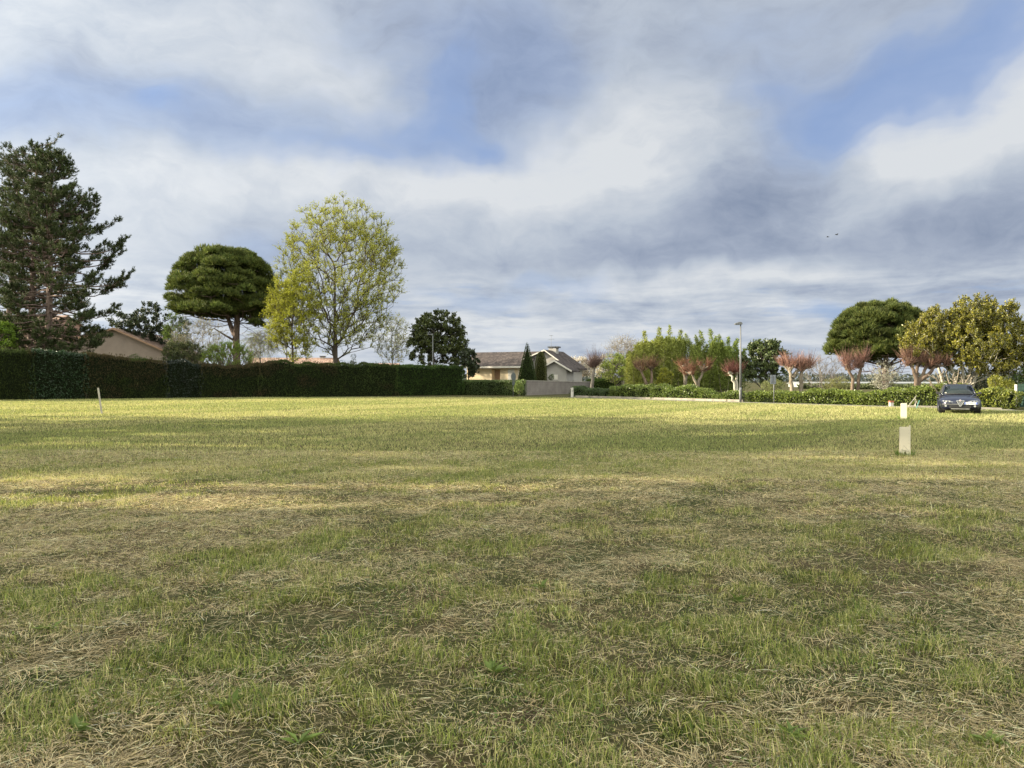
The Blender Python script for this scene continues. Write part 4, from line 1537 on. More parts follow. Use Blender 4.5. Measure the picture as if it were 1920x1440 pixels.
BR1, BR2 = (.13, .075, .045), (.26, .16, .10)
pollard('pollard with long dark upright shoots standing alone behind the white pillar', 1111, 6, [[(1110, 999, 0), (1110, 725, 0), (1112, 705, 0), (1113, 690, 0)]], 131, 420, 3.0, 'bark_grey', (.12, .08, .075), (.22, .15, .13), r=.26)
pollard('V-forked pollard with a wide brown shoot tangle, leftmost before the bamboo', 1213, 2.5, [[(1216, 999, 0), (1214, 726, 0), (1206, 706, 0), (1201, 690, 0)], [(1218, 999, 0), (1220, 722, 0), (1222, 706, .1), (1221, 688, .1)]], 132, 260, 1.35, 'bark_brown', BR1, BR2)
pollard('short-headed pollard with upright shoots left of the Y-shaped one', 1284, 4.5, [[(1286, 999, 0), (1285, 722, 0), (1283, 705, 0), (1281, 688, 0)], [(1288, 999, .2), (1287, 712, .2), (1290, 700, .2)]], 133, 190, 1.3, 'bark_pale', BR1, (.28, .14, .08), r=.17)
pollard('Y-shaped pollard with pale limbs in front of the bamboo', 1307, 2.0, [[(1309, 999, 0), (1309, 728, 0), (1302, 712, 0), (1296, 700, 0)], [(1309, 999, 0), (1309, 722, 0), (1316, 704, .1), (1321, 690, .1)]], 134, 230, 1.25, 'bark_pale', BR1, (.24, .12, .08), r=.17)
pollard('white-trunked pollard with red upright shoots just left of the street lamp', 1378, 2.2, [[(1379, 999, 0), (1379, 728, 0), (1374, 712, 0), (1368, 698, 0)], [(1382, 999, 0), (1382, 716, .1), (1382, 698, .1)]], 135, 240, 1.3, 'bark_white', (.13, .055, .045), (.24, .11, .09), r=.15)
pollard('mottled two-trunk pollard with bright pink-red shoots right of the dark evergreen', 1495, 2.0, [[(1485, 999, 0), (1484, 724, 0), (1483, 706, 0), (1480, 692, 0)], [(1503, 999, .1), (1503, 720, .1), (1502, 702, .1), (1510, 688, .1)], [(1486, 708, 0), (1492, 699, 0), (1498, 690, -.1)]], 136, 300, 1.5, 'bark_pale', (.22, .12, .09), (.40, .24, .19), r=.20)
pollard('leaning pollard with red shoots in front of the flat-domed pine, left side', 1603, 1.8, [[(1599, 999, 0), (1598, 725, 0), (1598, 706, 0), (1590, 692, 0)], [(1608, 999, 0), (1609, 722, 0), (1612, 700, .1), (1617, 684, .1)]], 137, 290, 1.35, 'bark_brown', (.17, .09, .07), (.31, .18, .145), r=.17)
pollard('widest pollard with a thick low fork and reddish crown left of the yellow-green evergreen', 1722, 3.2, [[(1717, 999, 0), (1718, 712, 0), (1712, 694, 0), (1704, 676, 0)], [(1719, 999, 0), (1722, 718, 0), (1732, 702, 0), (1742, 680, 0)], [(1718, 720, 0), (1722, 700, .2), (1724, 676, .2)], [(1722, 716, 0), (1740, 700, -.1), (1754, 684, -.1)]], 138, 330, 1.25, 'bark_brown', (.16, .09, .065), (.29, .175, .13), r=.17)


# gnarled pruned fig behind the car
def gnarly():
    rng = np.random.default_rng(141)
    d = 44.5
    bx = X(1785, d)
    root = thing('pruned_fig_tree', 'low gnarled pruned bare tree with knobbly pale branches behind the parked car', 'pruned tree', (bx, d, 0))
    gt = Geo()
    ends = [(1742, 711), (1752, 703), (1760, 696), (1770, 700), (1778, 694), (1790, 690), (1798, 698), (1806, 705), (1815, 702), (1822, 710), (1745, 722), (1765, 712), (1788, 705), (1830, 716), (1775, 718), (1800, 716)]
    for i, (a, b) in enumerate(ends):
        e = np.array([X(a, d) - bx, rng.uniform(-.7, .7), Z(b, d)])
        s = np.array([rng.normal(0, .06), rng.normal(0, .06), .3 + rng.random() * .5])
        pts = spline([np.array([0, 0, -.05]), s, s * .5 + e * .5 + np.array([0, 0, -.22 + rng.normal(0, .1)]), e * .85 + s * .15 + rng.normal(0, .06, 3), e], 12)
        add_tube(gt, pts, np.linspace(.045, .018, 12), 6)
        for q in range(3):
            k = rng.integers(5, 11)
            t = pts[k] + rng.normal(0, .16, 3) + np.array([0, 0, .10])
            add_tube(gt, np.array([pts[k], (pts[k] + t) / 2 + rng.normal(0, .02, 3), t]), [.026, .022, .02], 5)
            add_tube(gt, np.array([t - [0, 0, .03], t, t + [0, 0, .035]]), [.02, .045, .02], 6)
    gt.build('trunk', M['bark_pale'], root, smooth=True)


gnarly()


# ------------------------------------------------------------------ houses
def roof_mat(name, c1, c2, c3, axis=0, pitch=5.2):
    m, k, out = new_mat(name)
    t = k.n('ShaderNodeTexCoord').outputs['Object']
    s_ = k.n('ShaderNodeSeparateXYZ'); k.put(s_.inputs[0], t)
    w = k.math('ABSOLUTE', k.math('SINE', k.math('MULTIPLY', s_.outputs[axis], PI * pitch)))
    row = k.math('FRACT', k.math('MULTIPLY', s_.outputs[1 - axis], 3.0))
    cell = k.n('ShaderNodeTexWhiteNoise', noise_dimensions='2D')
    cv = k.xyz(k.math('FLOOR', k.math('MULTIPLY', s_.outputs[axis], pitch)), k.math('FLOOR', k.math('MULTIPLY', s_.outputs[1 - axis], 3.0)))
    k.put(cell.inputs['Vector'], cv)
    base = k.ramp(cell.outputs['Value'], [(0.0, c1), (0.5, c2), (1.0, c3)])
    stain = k.ramp(k.noise(t, 1.2, 5, .6), [(0.35, .6), (0.65, 1.1)])
    c = k.mix(1.0, base, stain, 'MULTIPLY')
    p = k.n('ShaderNodeBsdfPrincipled')
    k.put(p.inputs['Base Color'], c)
    p.inputs['Roughness'].default_value = .9
    b = k.n('ShaderNodeBump'); b.inputs['Strength'].default_value = 1.0; b.inputs['Distance'].default_value = .12
    k.put(b.inputs['Height'], k.math('MULTIPLY_ADD', row, -.25, w))
    k.put(p.inputs['Normal'], b.outputs[0])
    k.t.links.new(p.outputs[0], out.inputs[0])
    return m


M['roof_dark'] = roof_mat('roof_brown_tiles', (.055, .042, .038), (.085, .066, .06), (.12, .095, .085))
M['roof_dark_y'] = roof_mat('roof_brown_tiles_side', (.055, .042, .038), (.085, .066, .06), (.12, .095, .085), 1)
M['roof_pink'] = roof_mat('roof_canal_tiles', (.28, .17, .125), (.37, .24, .18), (.46, .33, .26), 0, 4)
M['roof_pink_y'] = roof_mat('roof_canal_tiles_side', (.28, .17, .125), (.37, .24, .18), (.46, .33, .26), 1, 4)
M['cream'] = pmat('cream_render', (.66, .54, .36), .9, var=.10, scale=1.1, bump=.2)
M['beige'] = pmat('beige_render', (.27, .22, .185), .95, var=.08, scale=.7, bump=.2)
M['pinkwall'] = pmat('pink_render', (.32, .20, .155), .95, var=.08, scale=.7)
M['shade_grey_render'] = pmat('shade_grey_white_render', (.33, .315, .29), .95, var=.06, scale=.8)  # unlit look of the gables is put into this grey; chimneys share it
M['white'] = pmat('white_paint', (.58, .55, .49), .6, var=.05)
M['door_brown'] = pmat('door_tan', (.30, .19, .12), .7, var=.1)
M['dark'] = pmat('dark_gap', (.03, .028, .025), .9)
M['metal'] = pmat('galvanised_metal', (.17, .175, .18), .6, .3, var=.08)
M['metal_dark'] = pmat('dark_metal', (.06, .065, .07), .5, .3)
M['brick'] = pmat('brick_red', (.38, .14, .09), .9, var=.2, scale=9)


def wall_stain_mat():
    m, k, out = new_mat('stained_block_wall')
    t = k.n('ShaderNodeTexCoord').outputs['Object']
    base = k.ramp(k.noise(t, 1.0, 6, .65), [(0.3, (.16, .14, .125)), (0.7, (.24, .215, .195))])
    run = k.noise(k.vmath('MULTIPLY', t, (2.6, 2.6, .25)), 1.6, 4, .7)
    s_ = k.n('ShaderNodeSeparateXYZ'); k.put(s_.inputs[0], t)
    topf = k.ramp(k.math('MULTIPLY', s_.outputs[2], .5), [(.45, 0.0), (.86, 1.0)])
    dk = k.math('MULTIPLY', k.ramp(run, [(.5, 0.0), (.66, 1.0)]), topf)
    c = k.mix(k.math('MULTIPLY', dk, .65), base, (.07, .065, .06))
    br = k.n('ShaderNodeTexBrick')
    k.put(br.inputs['Vector'], k.xyz(s_.outputs[0], s_.outputs[2], 0.0))
    br.inputs['Scale'].default_value = 1.0
    br.inputs['Brick Width'].default_value = .5
    br.inputs['Row Height'].default_value = .2
    br.inputs['Mortar Size'].default_value = .012
    br.inputs['Color1'].default_value = (1, 1, 1, 1); br.inputs['Color2'].default_value = (.94, .94, .94, 1); br.inputs['Mortar'].default_value = (.78, .78, .78, 1)
    c = k.mix(1.0, c, br.outputs[0], 'MULTIPLY')
    p = k.n('ShaderNodeBsdfPrincipled'); k.put(p.inputs['Base Color'], c); p.inputs['Roughness'].default_value = .95
    k.t.links.new(p.outputs[0], out.inputs[0])
    return m


def gable_roof(parent, x0, x1, y0, y1, ze, zr, over, th, mat, name='roof', axis='x', mat_edge=None):
    """double-pitch roof; ridge along x or y"""
    pm = PM()
    if axis == 'x':
        ym = (y0 + y1) / 2
        sl = (zr - ze) / (ym - y0)
        zo = ze - over * sl
        prof = [(y0 - over, zo), (ym, zr), (y1 + over, zo), (y1 + over, zo + th), (ym, zr + th), (y0 - over, zo + th)]
        pm.prism(prof, x0 - over * .6, x1 + over * .6, 'x')
    else:
        xm = (x0 + x1) / 2
        sl = (zr - ze) / (xm - x0)
        zo = ze - over * sl
        prof = [(x0 - over, zo), (xm, zr), (x1 + over, zo), (x1 + over, zo + th), (xm, zr + th), (x0 - over, zo + th)]
        pm.prism(prof, y0 - over * .6, y1 + over * .6, 'y')
    return pm.build(name, mat, parent)


def cream_house():
    # local x runs along the lit front (right and towards the camera), local y goes away
    d0 = 99.0
    ox, oy = X(972, d0), d0
    ang = math.atan2(-.42, 1.0)
    root = thing('house', 'cream house with brown tiled roof and recessed door behind the clipped hedge', 'house', (ox, oy, 0), ang)
    ze = Z(684, d0)
    zr = Z(661, d0 + 4)
    # wall with a recessed porch
    Lw = 7.6
    pm = PM()
    dx0, dx1, dtop = -3.9, -2.65, Z(692, d0)
    w0 = -Lw
    pm.box(w0, 0, 0, dx0, 8.0, ze)
    pm.box(dx1, 0, 0, 0.4, 8.0, ze)
    pm.box(dx0, .9, 0, dx1, 8.0, ze)
    pm.box(dx0, 0, dtop, dx1, .9, ze)
    pm.build('wall', M['cream'], root)
    dr = PM().box(dx0 + .12, .80, 0, dx1 - .12, .88, dtop - .06).build('door', M['door_brown'], root)
    PM().cyl((dx1 - .25, .8, 1.9), (dx1 - .25, .72, 1.9), .03).build('handle', M['metal'], dr)
    # shutters, window
    for a in (-1.5, -1.02):
        s_ = PM().box(a + .01, -.05, Z(712, d0), a + .46, -.005, Z(692, d0))
        s_.build('shutter', M['white'], root)
    # roof with fascia and gutter
    rf = gable_roof(root, w0 - .3, 1.2, -.0, 8.0, ze, zr, .75, .12, M['roof_dark'])
    f = PM().box(w0 - .8, -.84, ze - .42, 1.0, -.76, ze - .18)
    f.build('fascia', M['white'], root)
    PM().box(w0 - .7, -.75, ze - .24, .9, -.02, ze - .20).build('soffit', M['cream'], root)
    PM().cyl((.05, -.80, ze - .35), (.05, -.10, ze - .62), .045).cyl((.05, -.09, ze - .62), (.05, -.09, 0), .045).build('downpipe', M['white'], root)
    # taller cross wing with its gable towards the viewer, to the right
    wx0, wx1 = .6, 6.0
    zr2 = Z(659, d0 + 2)
    ze2 = Z(690, d0)
    pm = PM()
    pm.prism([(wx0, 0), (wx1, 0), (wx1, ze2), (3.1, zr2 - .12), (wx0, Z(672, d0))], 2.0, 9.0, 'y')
    pm.build('wall', M['shade_grey_render'], root)
    pm = PM()
    pm.prism([(-.2, Z(676, d0)), (3.1, zr2), (6.6, ze2 - .2), (6.6, ze2), (3.1, zr2 + .16), (-.2, Z(676, d0) + .16)], 1.5, 9.4, 'y')
    pm.build('roof', M['roof_dark_y'], root)
    pm = PM()
    pm.prism([(-.2, Z(676, d0) + .02), (3.1, zr2 + .02), (6.6, ze2 - .18), (6.6, ze2 + .01), (3.1, zr2 + .18), (-.2, Z(676, d0) + .18)], 1.42, 1.497, 'y')
    pm.build('bargeboard', M['white'], root)
    # small nearer gable
    gx0, gx1 = 3.9, 7.6
    gm = (gx0 + gx1) / 2
    gz = Z(678, d0 - 2)
    ge = Z(691, d0 - 2)
    PM().prism([(gx0 + .35, 0), (gx1 - .35, 0), (gx1 - .35, ge + .1), (gm, gz - .1), (gx0 + .35, ge + .1)], -1.6, 1.38, 'y').build('wall', M['shade_grey_render'], root)
    PM().prism([(gx0 - .3, ge - .25), (gm, gz), (gx1 + .5, ge - .45), (gx1 + .5, ge - .30), (gm, gz + .15), (gx0 - .3, ge - .10)], -2.05, 1.40, 'y').build('roof', M['roof_dark_y'], root)
    PM().prism([(gx0 - .3, ge - .30), (gm, gz - .06), (gx1 + .5, ge - .50), (gx1 + .5, ge - .29), (gm, gz + .16), (gx0 - .3, ge - .09)], -2.13, -2.052, 'y').build('bargeboard', M['white'], root)
    PM().box(gm - .35, -1.66, Z(712, d0), gm + .35, -1.605, Z(703, d0)).build('window', M['white'], root)
    # chimney
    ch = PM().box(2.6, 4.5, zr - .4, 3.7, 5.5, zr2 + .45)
    cho = ch.build('chimney', M['shade_grey_render'], root)
    PM().box(2.5, 4.4, zr2 + .55, 4.0, 5.6, zr2 + .72).build('chimney_cap', M['metal_dark'], cho)
    PM().box(2.7, 4.6, zr2 + .451, 2.95, 5.4, zr2 + .549).box(3.55, 4.6, zr2 + .451, 3.8, 5.4, zr2 + .549).build('cap_leg', M['metal_dark'], cho)
    # aerial
    an = PM()
    axx, ay = 3.1, 4.2
    an.cyl((axx, ay, zr2 + .2), (axx, ay, Z(626, d0)), .025, .018, 6)
    an.cyl((axx - .45, ay, Z(634, d0)), (axx + .45, ay, Z(634, d0)), .014, .014, 5)
    an.cyl((axx - .2, ay - .2, Z(627, d0)), (axx + .2, ay + .2, Z(627, d0)), .02, .02, 5)
    for q in (-.35, -.2, 0.0, .2, .35):
        an.cyl((axx + q, ay - .15, Z(634, d0)), (axx + q, ay + .15, Z(634, d0)), .01, .01, 4)
    an.build('aerial', M['metal'], root)
    # small bushy wall lamp
    PM().box(-5.9, -.12, Z(699, d0), -5.75, -.004, Z(696, d0)).build('wall_lamp', M['metal_dark'], root)


cream_house()


def pink_house():
    d = 92.0
    ox = X(215, d)
    root = thing('house', 'low house with beige gable wall and pinkish tiled roof behind the dark pines', 'house', (ox, d, 0), math.atan2(.10, 1))
    apex = Z(618, d)
    xl, xr = X(20, d) - ox, X(318, d) - ox
    eL, eR = Z(668, d), Z(664, d)
    xl = X(62, d) - ox
    pm = PM()
    pm.prism([(xl + .4, 0), (xr - .5, 0), (xr - .5, eR + .25), (0, apex), (xl + .4, Z(660, d))], 0, 14, 'y')
    pm.build('wall', M['beige'], root)
    PM().prism([(xl - .2, Z(664, d)), (0, apex + .02), (0, apex + .22), (xl - .2, Z(664, d) + .22)], -.45, 14.4, 'y').build('roof', M['roof_pink_y'], root)
    PM().prism([(0, apex + .02), (xr, eR), (xr, eR + .2), (0, apex + .22)], -.45, 14.4, 'y').build('roof', M['roof_pink_y'], root)
    PM().prism([(xl - .25, Z(664, d) - .03), (0, apex - .03), (xr + .02, eR - .04), (xr + .02, eR + .14), (0, apex + .15), (xl - .25, Z(664, d) + .15)], -.55, -.452, 'y').build('verge', M['door_brown'], root)


pink_house()


def slope_house(label, px0, px1, d, ridge_py, eave_py, rot, wallm, roofm, depth=8, chim=None):
    xm = X((px0 + px1) / 2, d)
    root = thing('house', label, 'house', (xm, d, 0), rot)
    w = X(px1, d) - X(px0, d)
    ze, zr = Z(eave_py, d), Z(ridge_py, d)
    PM().prism([(0, 0), (depth, 0), (depth, ze), (depth / 2, zr), (0, ze)], -w / 2, w / 2, 'x').build('wall', wallm, root)
    gable_roof(root, -w / 2, w / 2, 0, depth, ze + .03, zr + .03, .5, .14, roofm)
    if chim:
        cx_ = X(chim[0], d) - xm
        c = PM().box(cx_ - .35, depth / 2 - .35, zr - .8, cx_ + .35, depth / 2 + .35, Z(chim[1], d)).build('chimney', M['shade_grey_render'], root)
        PM().box(cx_ - .45, depth / 2 - .45, Z(chim[1], d), cx_ + .45, depth / 2 + .45, Z(chim[1], d) + .12).build('chimney_cap', M['metal_dark'], c)


slope_house('pinkish house end under the dark pines at the far left, behind the low gable house', -140, 92, 116, 588, 603, R(4), M['pinkwall'], M['roof_pink'], 9)
slope_house('orange tiled roof peeping above the hedge between the round-topped pine and yellow-green tree', 462, 620, 118, 671, 690, R(3), M['beige'], M['roof_pink'], 9, (594, 667))
slope_house('sliver of orange tiled roof above the hedge right of the big tree trunk', 700, 742, 125, 682, 690, R(3), M['beige'], M['roof_pink'], 7)


# concrete wall right of the clipped hedge
def block_wall():
    a = np.array([X(983, 80.8), 80.8]); b = np.array([X(1106, 97), 97.0])
    L = np.linalg.norm(b - a)
    ang = math.atan2(b[1] - a[1], b[0] - a[0])
    pm = PM()
    h0, h1 = Z(714, 80.8), Z(716.5, 97)
    pm.poly([(0, 0, -.1), (L, 0, -.1), (L, .2, -.1), (0, .2, -.1), (0, 0, h0), (L, 0, h1), (L, .2, h1), (0, .2, h0)],
            [(0, 3, 2, 1), (4, 5, 6, 7), (0, 1, 5, 4), (1, 2, 6, 5), (2, 3, 7, 6), (3, 0, 4, 7)])
    root = thing('block_wall', 'stained grey concrete block wall right of the clipped hedge', 'wall', (a[0], a[1], 0), ang)
    pm.build('wall_face', wall_stain_mat(), root)
    PM().poly([(-.03, -.04, h0 + .003), (L, -.04, h1 + .003), (L, .24, h1 + .003), (-.03, .24, h0 + .003), (-.03, -.04, h0 + .06), (L, -.04, h1 + .06), (L, .24, h1 + .06), (-.03, .24, h0 + .06)],
              [(0, 3, 2, 1), (4, 5, 6, 7), (0, 1, 5, 4), (1, 2, 6, 5), (2, 3, 7, 6), (3, 0, 4, 7)]).build('coping', M['concrete'], root)


block_wall()

# low garden wall and gate pillar
pw0 = wall_at(1076, 0); pw1 = wall_at(1392, 0)
wl = strip('garden_wall', pw0, pw1, 0.0, .2, -.1, .19, M['wallcap'])
tag(wl, 'low pale rendered garden wall running from the white pillar to the street lamp', 'wall')
pw2 = wall_at(1690, 0); pw3 = wall_at(1880, 0)
wl2 = strip('garden_wall', pw2, pw3, -.1, .08, -.1, .10, M['kerb'])
tag(wl2, 'low concrete edging behind and beside the parked car', 'wall')
pp = wall_at(1073, 0)
root = thing('gate_pillar', 'short white pillar with a small dark plate at the left end of the garden wall', 'pillar', (pp[0], pp[1], 0), math.atan2(WDIR[1], WDIR[0]) + R(50))
PM().box(-.13, -.13, 0, .13, .13, .86).build('shaft', M['white'], root, bevel=.01)
PM().prism([(-.17, .862), (.17, .862), (.17, .90), (0, .95), (-.17, .90)], -.17, .17, 'y').build('cap', M['white'], root)
PM().box(-.05, -.145, .58, .05, -.132, .66).build('plate', M['metal_dark'], root)

# white marker, brick capped low wall, fence at right
p = wall_at(1671, -.3)
root = thing('marker_stub', 'tiny white stub with red brick top at the foot of the laurel hedge', 'marker', (p[0], p[1], 0))
PM().box(-.10, -.1, 0, .10, .1, .26).build('base', M['white'], root)
PM().box(-.12, -.12, .262, .12, .12, .36).build('top', M['brick'], root)
root = thing('low_wall', 'short white wall with red brick top at the right edge behind the car', 'wall', (X(1897, 45.5), 45.5, 0), R(-28))
PM().box(-.5, -.12, 0, .33, .12, .34).build('base', M['white'], root)
PM().box(-.54, -.15, .342, .37, .15, .40).build('top', M['brick'], root)
M['mesh_green'] = pmat('green_screen', (.012, .04, .028), .9, var=.25, scale=3)
root = thing('fence', 'dark green screened mesh fence with a pale post at the right edge', 'fence', (X(1905, 44.5), 44.5, 0), R(-50))
PM().box(-.06, -.06, 0, .06, .06, 1.38).build('post', M['white'], root)
PM().box(.09, -.012, .05, 3.6, .012, 1.42).build('screen', M['mesh_green'], root)
wr = PM()
for i in range(24):
    wr.box(.1 + i * .15, -.02, .04, .108 + i * .15, -.0135, 1.5)
for i in range(8):
    wr.box(.09, -.028, .06 + i * .2, 3.6, -.021, .067 + i * .2)
wr.build('wire_mesh', M['mesh_green'], root)


# sticks beside the hedge
def sticks():
    d = 42.5
    ox = X(1712, d)
    root = thing('stick_pile', 'leaning pale sticks and a blue-green strap against the laurel hedge', 'sticks', (ox, d, 0))
    for (a, b, c, e, r_) in [(1699, 762, 1722, 742, .028), (1701, 757, 1721, 745, .018), (1712, 762, 1719, 745, .022), (1719, 764, 1720, 748, .018), (1708, 764, 1722, 752, .015)]:
        pm = PM()
        pm.cyl((X(a, d) - ox, -.25, max(Z(b, d), .02)), (X(c, d) - ox, .2, Z(e, d)), r_, r_ * .6, 6)
        pm.build('stick', M['bark_white'], root)
    PM().cyl((X(1713, d) - ox, -.3, .05), (X(1719, d) - ox, -.28, .5), .018, .018, 6).build('strap', pmat('teal_strap', (.08, .30, .28), .6), root)


sticks()

# ------------------------------------------------------------------ street furniture
def street_lamp():
    p = wall_at(1388.5, -.35)
    d = p[1]
    root = thing('street_lamp', 'tall grey street lamp with a flat head pointing left', 'street lamp', (p[0], d, 0))
    H = Z(606, d)
    pm = PM()
    pm.cyl((0, 0, 0), (0, 0, 1.1), .095, .09, 14)
    pm.cyl((0, 0, 1.1), (0, 0, H - .1), .088, .045, 14)
    pm.build('pole', M['metal'], root, smooth=True)
    PM().cyl((0, 0, 0), (0, 0, .03), .2, .2, 12).build('base_plate', M['metal'], root)
    PM().box(-.04, -.097, .5, .04, -.088, .95).build('hatch', M['metal_dark'], root)
    hd = PM().prism([(-.46, H - .04), (-.44, H - .10), (-.05, H - .12), (.10, H - .10), (.12, H - .02), (.02, H + .09), (-.12, H + .10), (-.34, H + .02)], -.13, .13, 'y').build('head', M['metal'], root, bevel=.015)
    PM().box(-.40, -.10, H - .125, -.10, .10, H - .118).build('lens', pmat('lamp_glass', (.4, .42, .4), .2), hd)


street_lamp()
# second, distant lamp in front of the magnolia
root = thing('street_lamp', 'thin distant street lamp in front of the dark evergreen at the hedge end', 'street lamp', (X(811.5, 89.5), 89.5, 0))
Hh = Z(627, 89.5)
PM().cyl((0, 0, 0), (0, 0, Hh), .07, .045, 10).build('pole', M['metal'], root, smooth=True)
PM().prism([(-.75, Hh - .02), (-.1, Hh - .06), (.06, Hh - .03), (.05, Hh + .07), (-.5, Hh + .06)], -.1, .1, 'y').build('head', M['metal'], root)


def round_sign():
    d = 71.5
    root = thing('round_sign', 'round road sign seen from behind on a slim post before the clipped hedge', 'road sign', (X(963, d), d, 0), R(55))
    zc = Z(706.5, d)
    PM().cyl((0, .045, 0), (0, .045, Z(699.5, d)), .03, .03, 10).build('post', M['metal'], root, smooth=True)
    rr = .40
    PM().cyl((0, 0, zc), (0, .012, zc), rr, rr, 28).build('disc', pmat('sign_back', (.13, .15, .15), .5, .4), root)
    PM().box(-.21, 0, zc - .40 - .38, .21, .012, zc - .40 - .06).build('plate', pmat('sign_back_dull', (.11, .13, .13), .5, .4), root)
    PM().box(-.03, .013, zc - .2, .03, .03, zc - .16).build('bracket', M['metal'], root)


round_sign()
p = wall_at(1450.5, -.5)
root = thing('square_sign', 'grey square road sign seen from behind on a pale post before the laurel hedge', 'road sign', (p[0], p[1], 0), R(20))
d = p[1]
PM().cyl((0, -.03, 0), (0, -.03, Z(703.5, d)), .033, .033, 10).build('post', M['metal'], root, smooth=True)
PM().box(-.27, .01, Z(720, d), .22, .022, Z(703, d)).build('panel', pmat('panel_back', (.22, .24, .27), .5, .3), root)
for a in (716, 707):
    PM().box(-.22, .0, Z(a + 1, d), .18, .009, Z(a, d)).build('rail', M['metal'], root)


# boundary posts (cream plastic covers) and the stake
M['cream_post'] = pmat('cream_plastic', (.60, .545, .41), .55, var=.05, scale=3)


def marker_post(label, px, base_py, top_py, wpx, rz, broken):
    d = gd(base_py) + .1
    x = X(px, d)
    root = thing('marker_post', label, 'marker post', (x, d, float(ground_h(x, d))), rz, group='cream marker posts beside the car')
    h = Z(top_py, d)
    w = wpx / F * d
    t = .012
    # U-shaped cover: front plate and two returns
    b0 = .0
    pm = PM()
    if broken:
        pm.poly([(-w / 2, 0, .09), (-w * .12, 0, .03), (w * .02, 0, .13), (w * .2, 0, .0), (w / 2, 0, -.01), (w / 2, 0, h), (-w / 2, 0, h - .035),
                 (-w / 2, t, .09), (-w * .12, t, .03), (w * .02, t, .13), (w * .2, t, .0), (w / 2, t, -.01), (w / 2, t, h), (-w / 2, t, h - .035)],
                [(0, 1, 2, 3, 4, 5, 6), (13, 12, 11, 10, 9, 8, 7)] + [(i, (i + 1) % 7, 7 + (i + 1) % 7, 7 + i) for i in range(7)])
    else:
        pm.box(-w / 2, 0, -.02, w / 2, t, h)
    pm.build('front_panel', M['cream_post'], root)
    PM().box(w / 2 + .001, .0, -.02, w / 2 + .001 + t, .15, h + .02).build('side_panel', M['cream_post'], root)
    PM().box(-w / 2 - t - .001, .0, -.02 if not broken else .07, -w / 2 - .001, .15, h - .03).build('side_panel', M['cream_post'], root)
    PM().box(-w / 2 + .002, .135, -.02, w / 2 - .002, .149, h - .02).build('back_panel', M['cream_post'], root)
    PM().box(-w / 2 + .002, t + .001, h - .11, w / 2 - .002, .134, h - .055).build('lid', M['cream_post'], root)
    if broken:
        ck = PM()
        for (a, b, c, e) in [(-.48, .05, -.15, .22), (-.15, .22, .42, .10), (-.42, .13, .40, .10)]:
            x0_, x1_ = a * w, c * w
            ck.poly([(x0_, -.0025, b), (x1_, -.0025, e), (x1_, -.0025, e + .006), (x0_, -.0025, b + .006)], [(0, 1, 2, 3)])
        ck.build('crack', M['metal_dark'], root)
        for i in range(6):
            PM().cyl((w / 2 - .02, -.003, .2 + i * .07), (w / 2 - .02, -.0005, .2 + i * .07), .004, .004, 6).build('rivet', M['metal_dark'], root)
    # uncut grass tuft at the foot
    rng = np.random.default_rng(int(px))
    gl = Geo()
    n = 260
    a = rng.random(n) * 2 * PI
    P_ = np.stack([np.cos(a) * (w * .7 + .05 * rng.random(n)), .06 + np.sin(a) * (.12 + .06 * rng.random(n)), np.zeros(n) - .01], -1)
    A_ = unit(np.stack([np.cos(a) * .3, np.sin(a) * .3, np.ones(n)], -1) + .25 * rand_unit(rng, n))
    add_spikes(gl, rng, P_, A_, rng.uniform(.07, .2, n), .009, cols(rng, n, (.08, .15, .03), (.16, .24, .05), .2))
    o = gl.build('grass_tuft', M['grass'], loc=(x, d, float(ground_h(x, d))))
    o.rotation_euler = (0, 0, rz)
    tag(o, 'uncut green grass around the foot of the ' + ('near broken' if broken else 'far intact') + ' cream post', 'grass tuft')


marker_post('near cream marker post with cracked and broken foot', 1697.5, 857, 800, 15.5, R(-22), True)
marker_post('far cream marker post, upright and intact, between the near post and the car', 1694.5, 786, 755, 9.5, R(-27), False)

d = gd(776)
root = thing('stake', 'thin weathered wooden stake leaning left in the field before the hedge', 'stake', (X(191, d), d, float(ground_h(X(191, d), d)) - .03))
PM().prism([(-.035, 0), (.035, 0), (-.155, Z(727, d) + .03), (-.215, Z(727, d) + .02)], -.03, .03, 'y').build('shaft', M['bark_white'], root, bevel=.004)


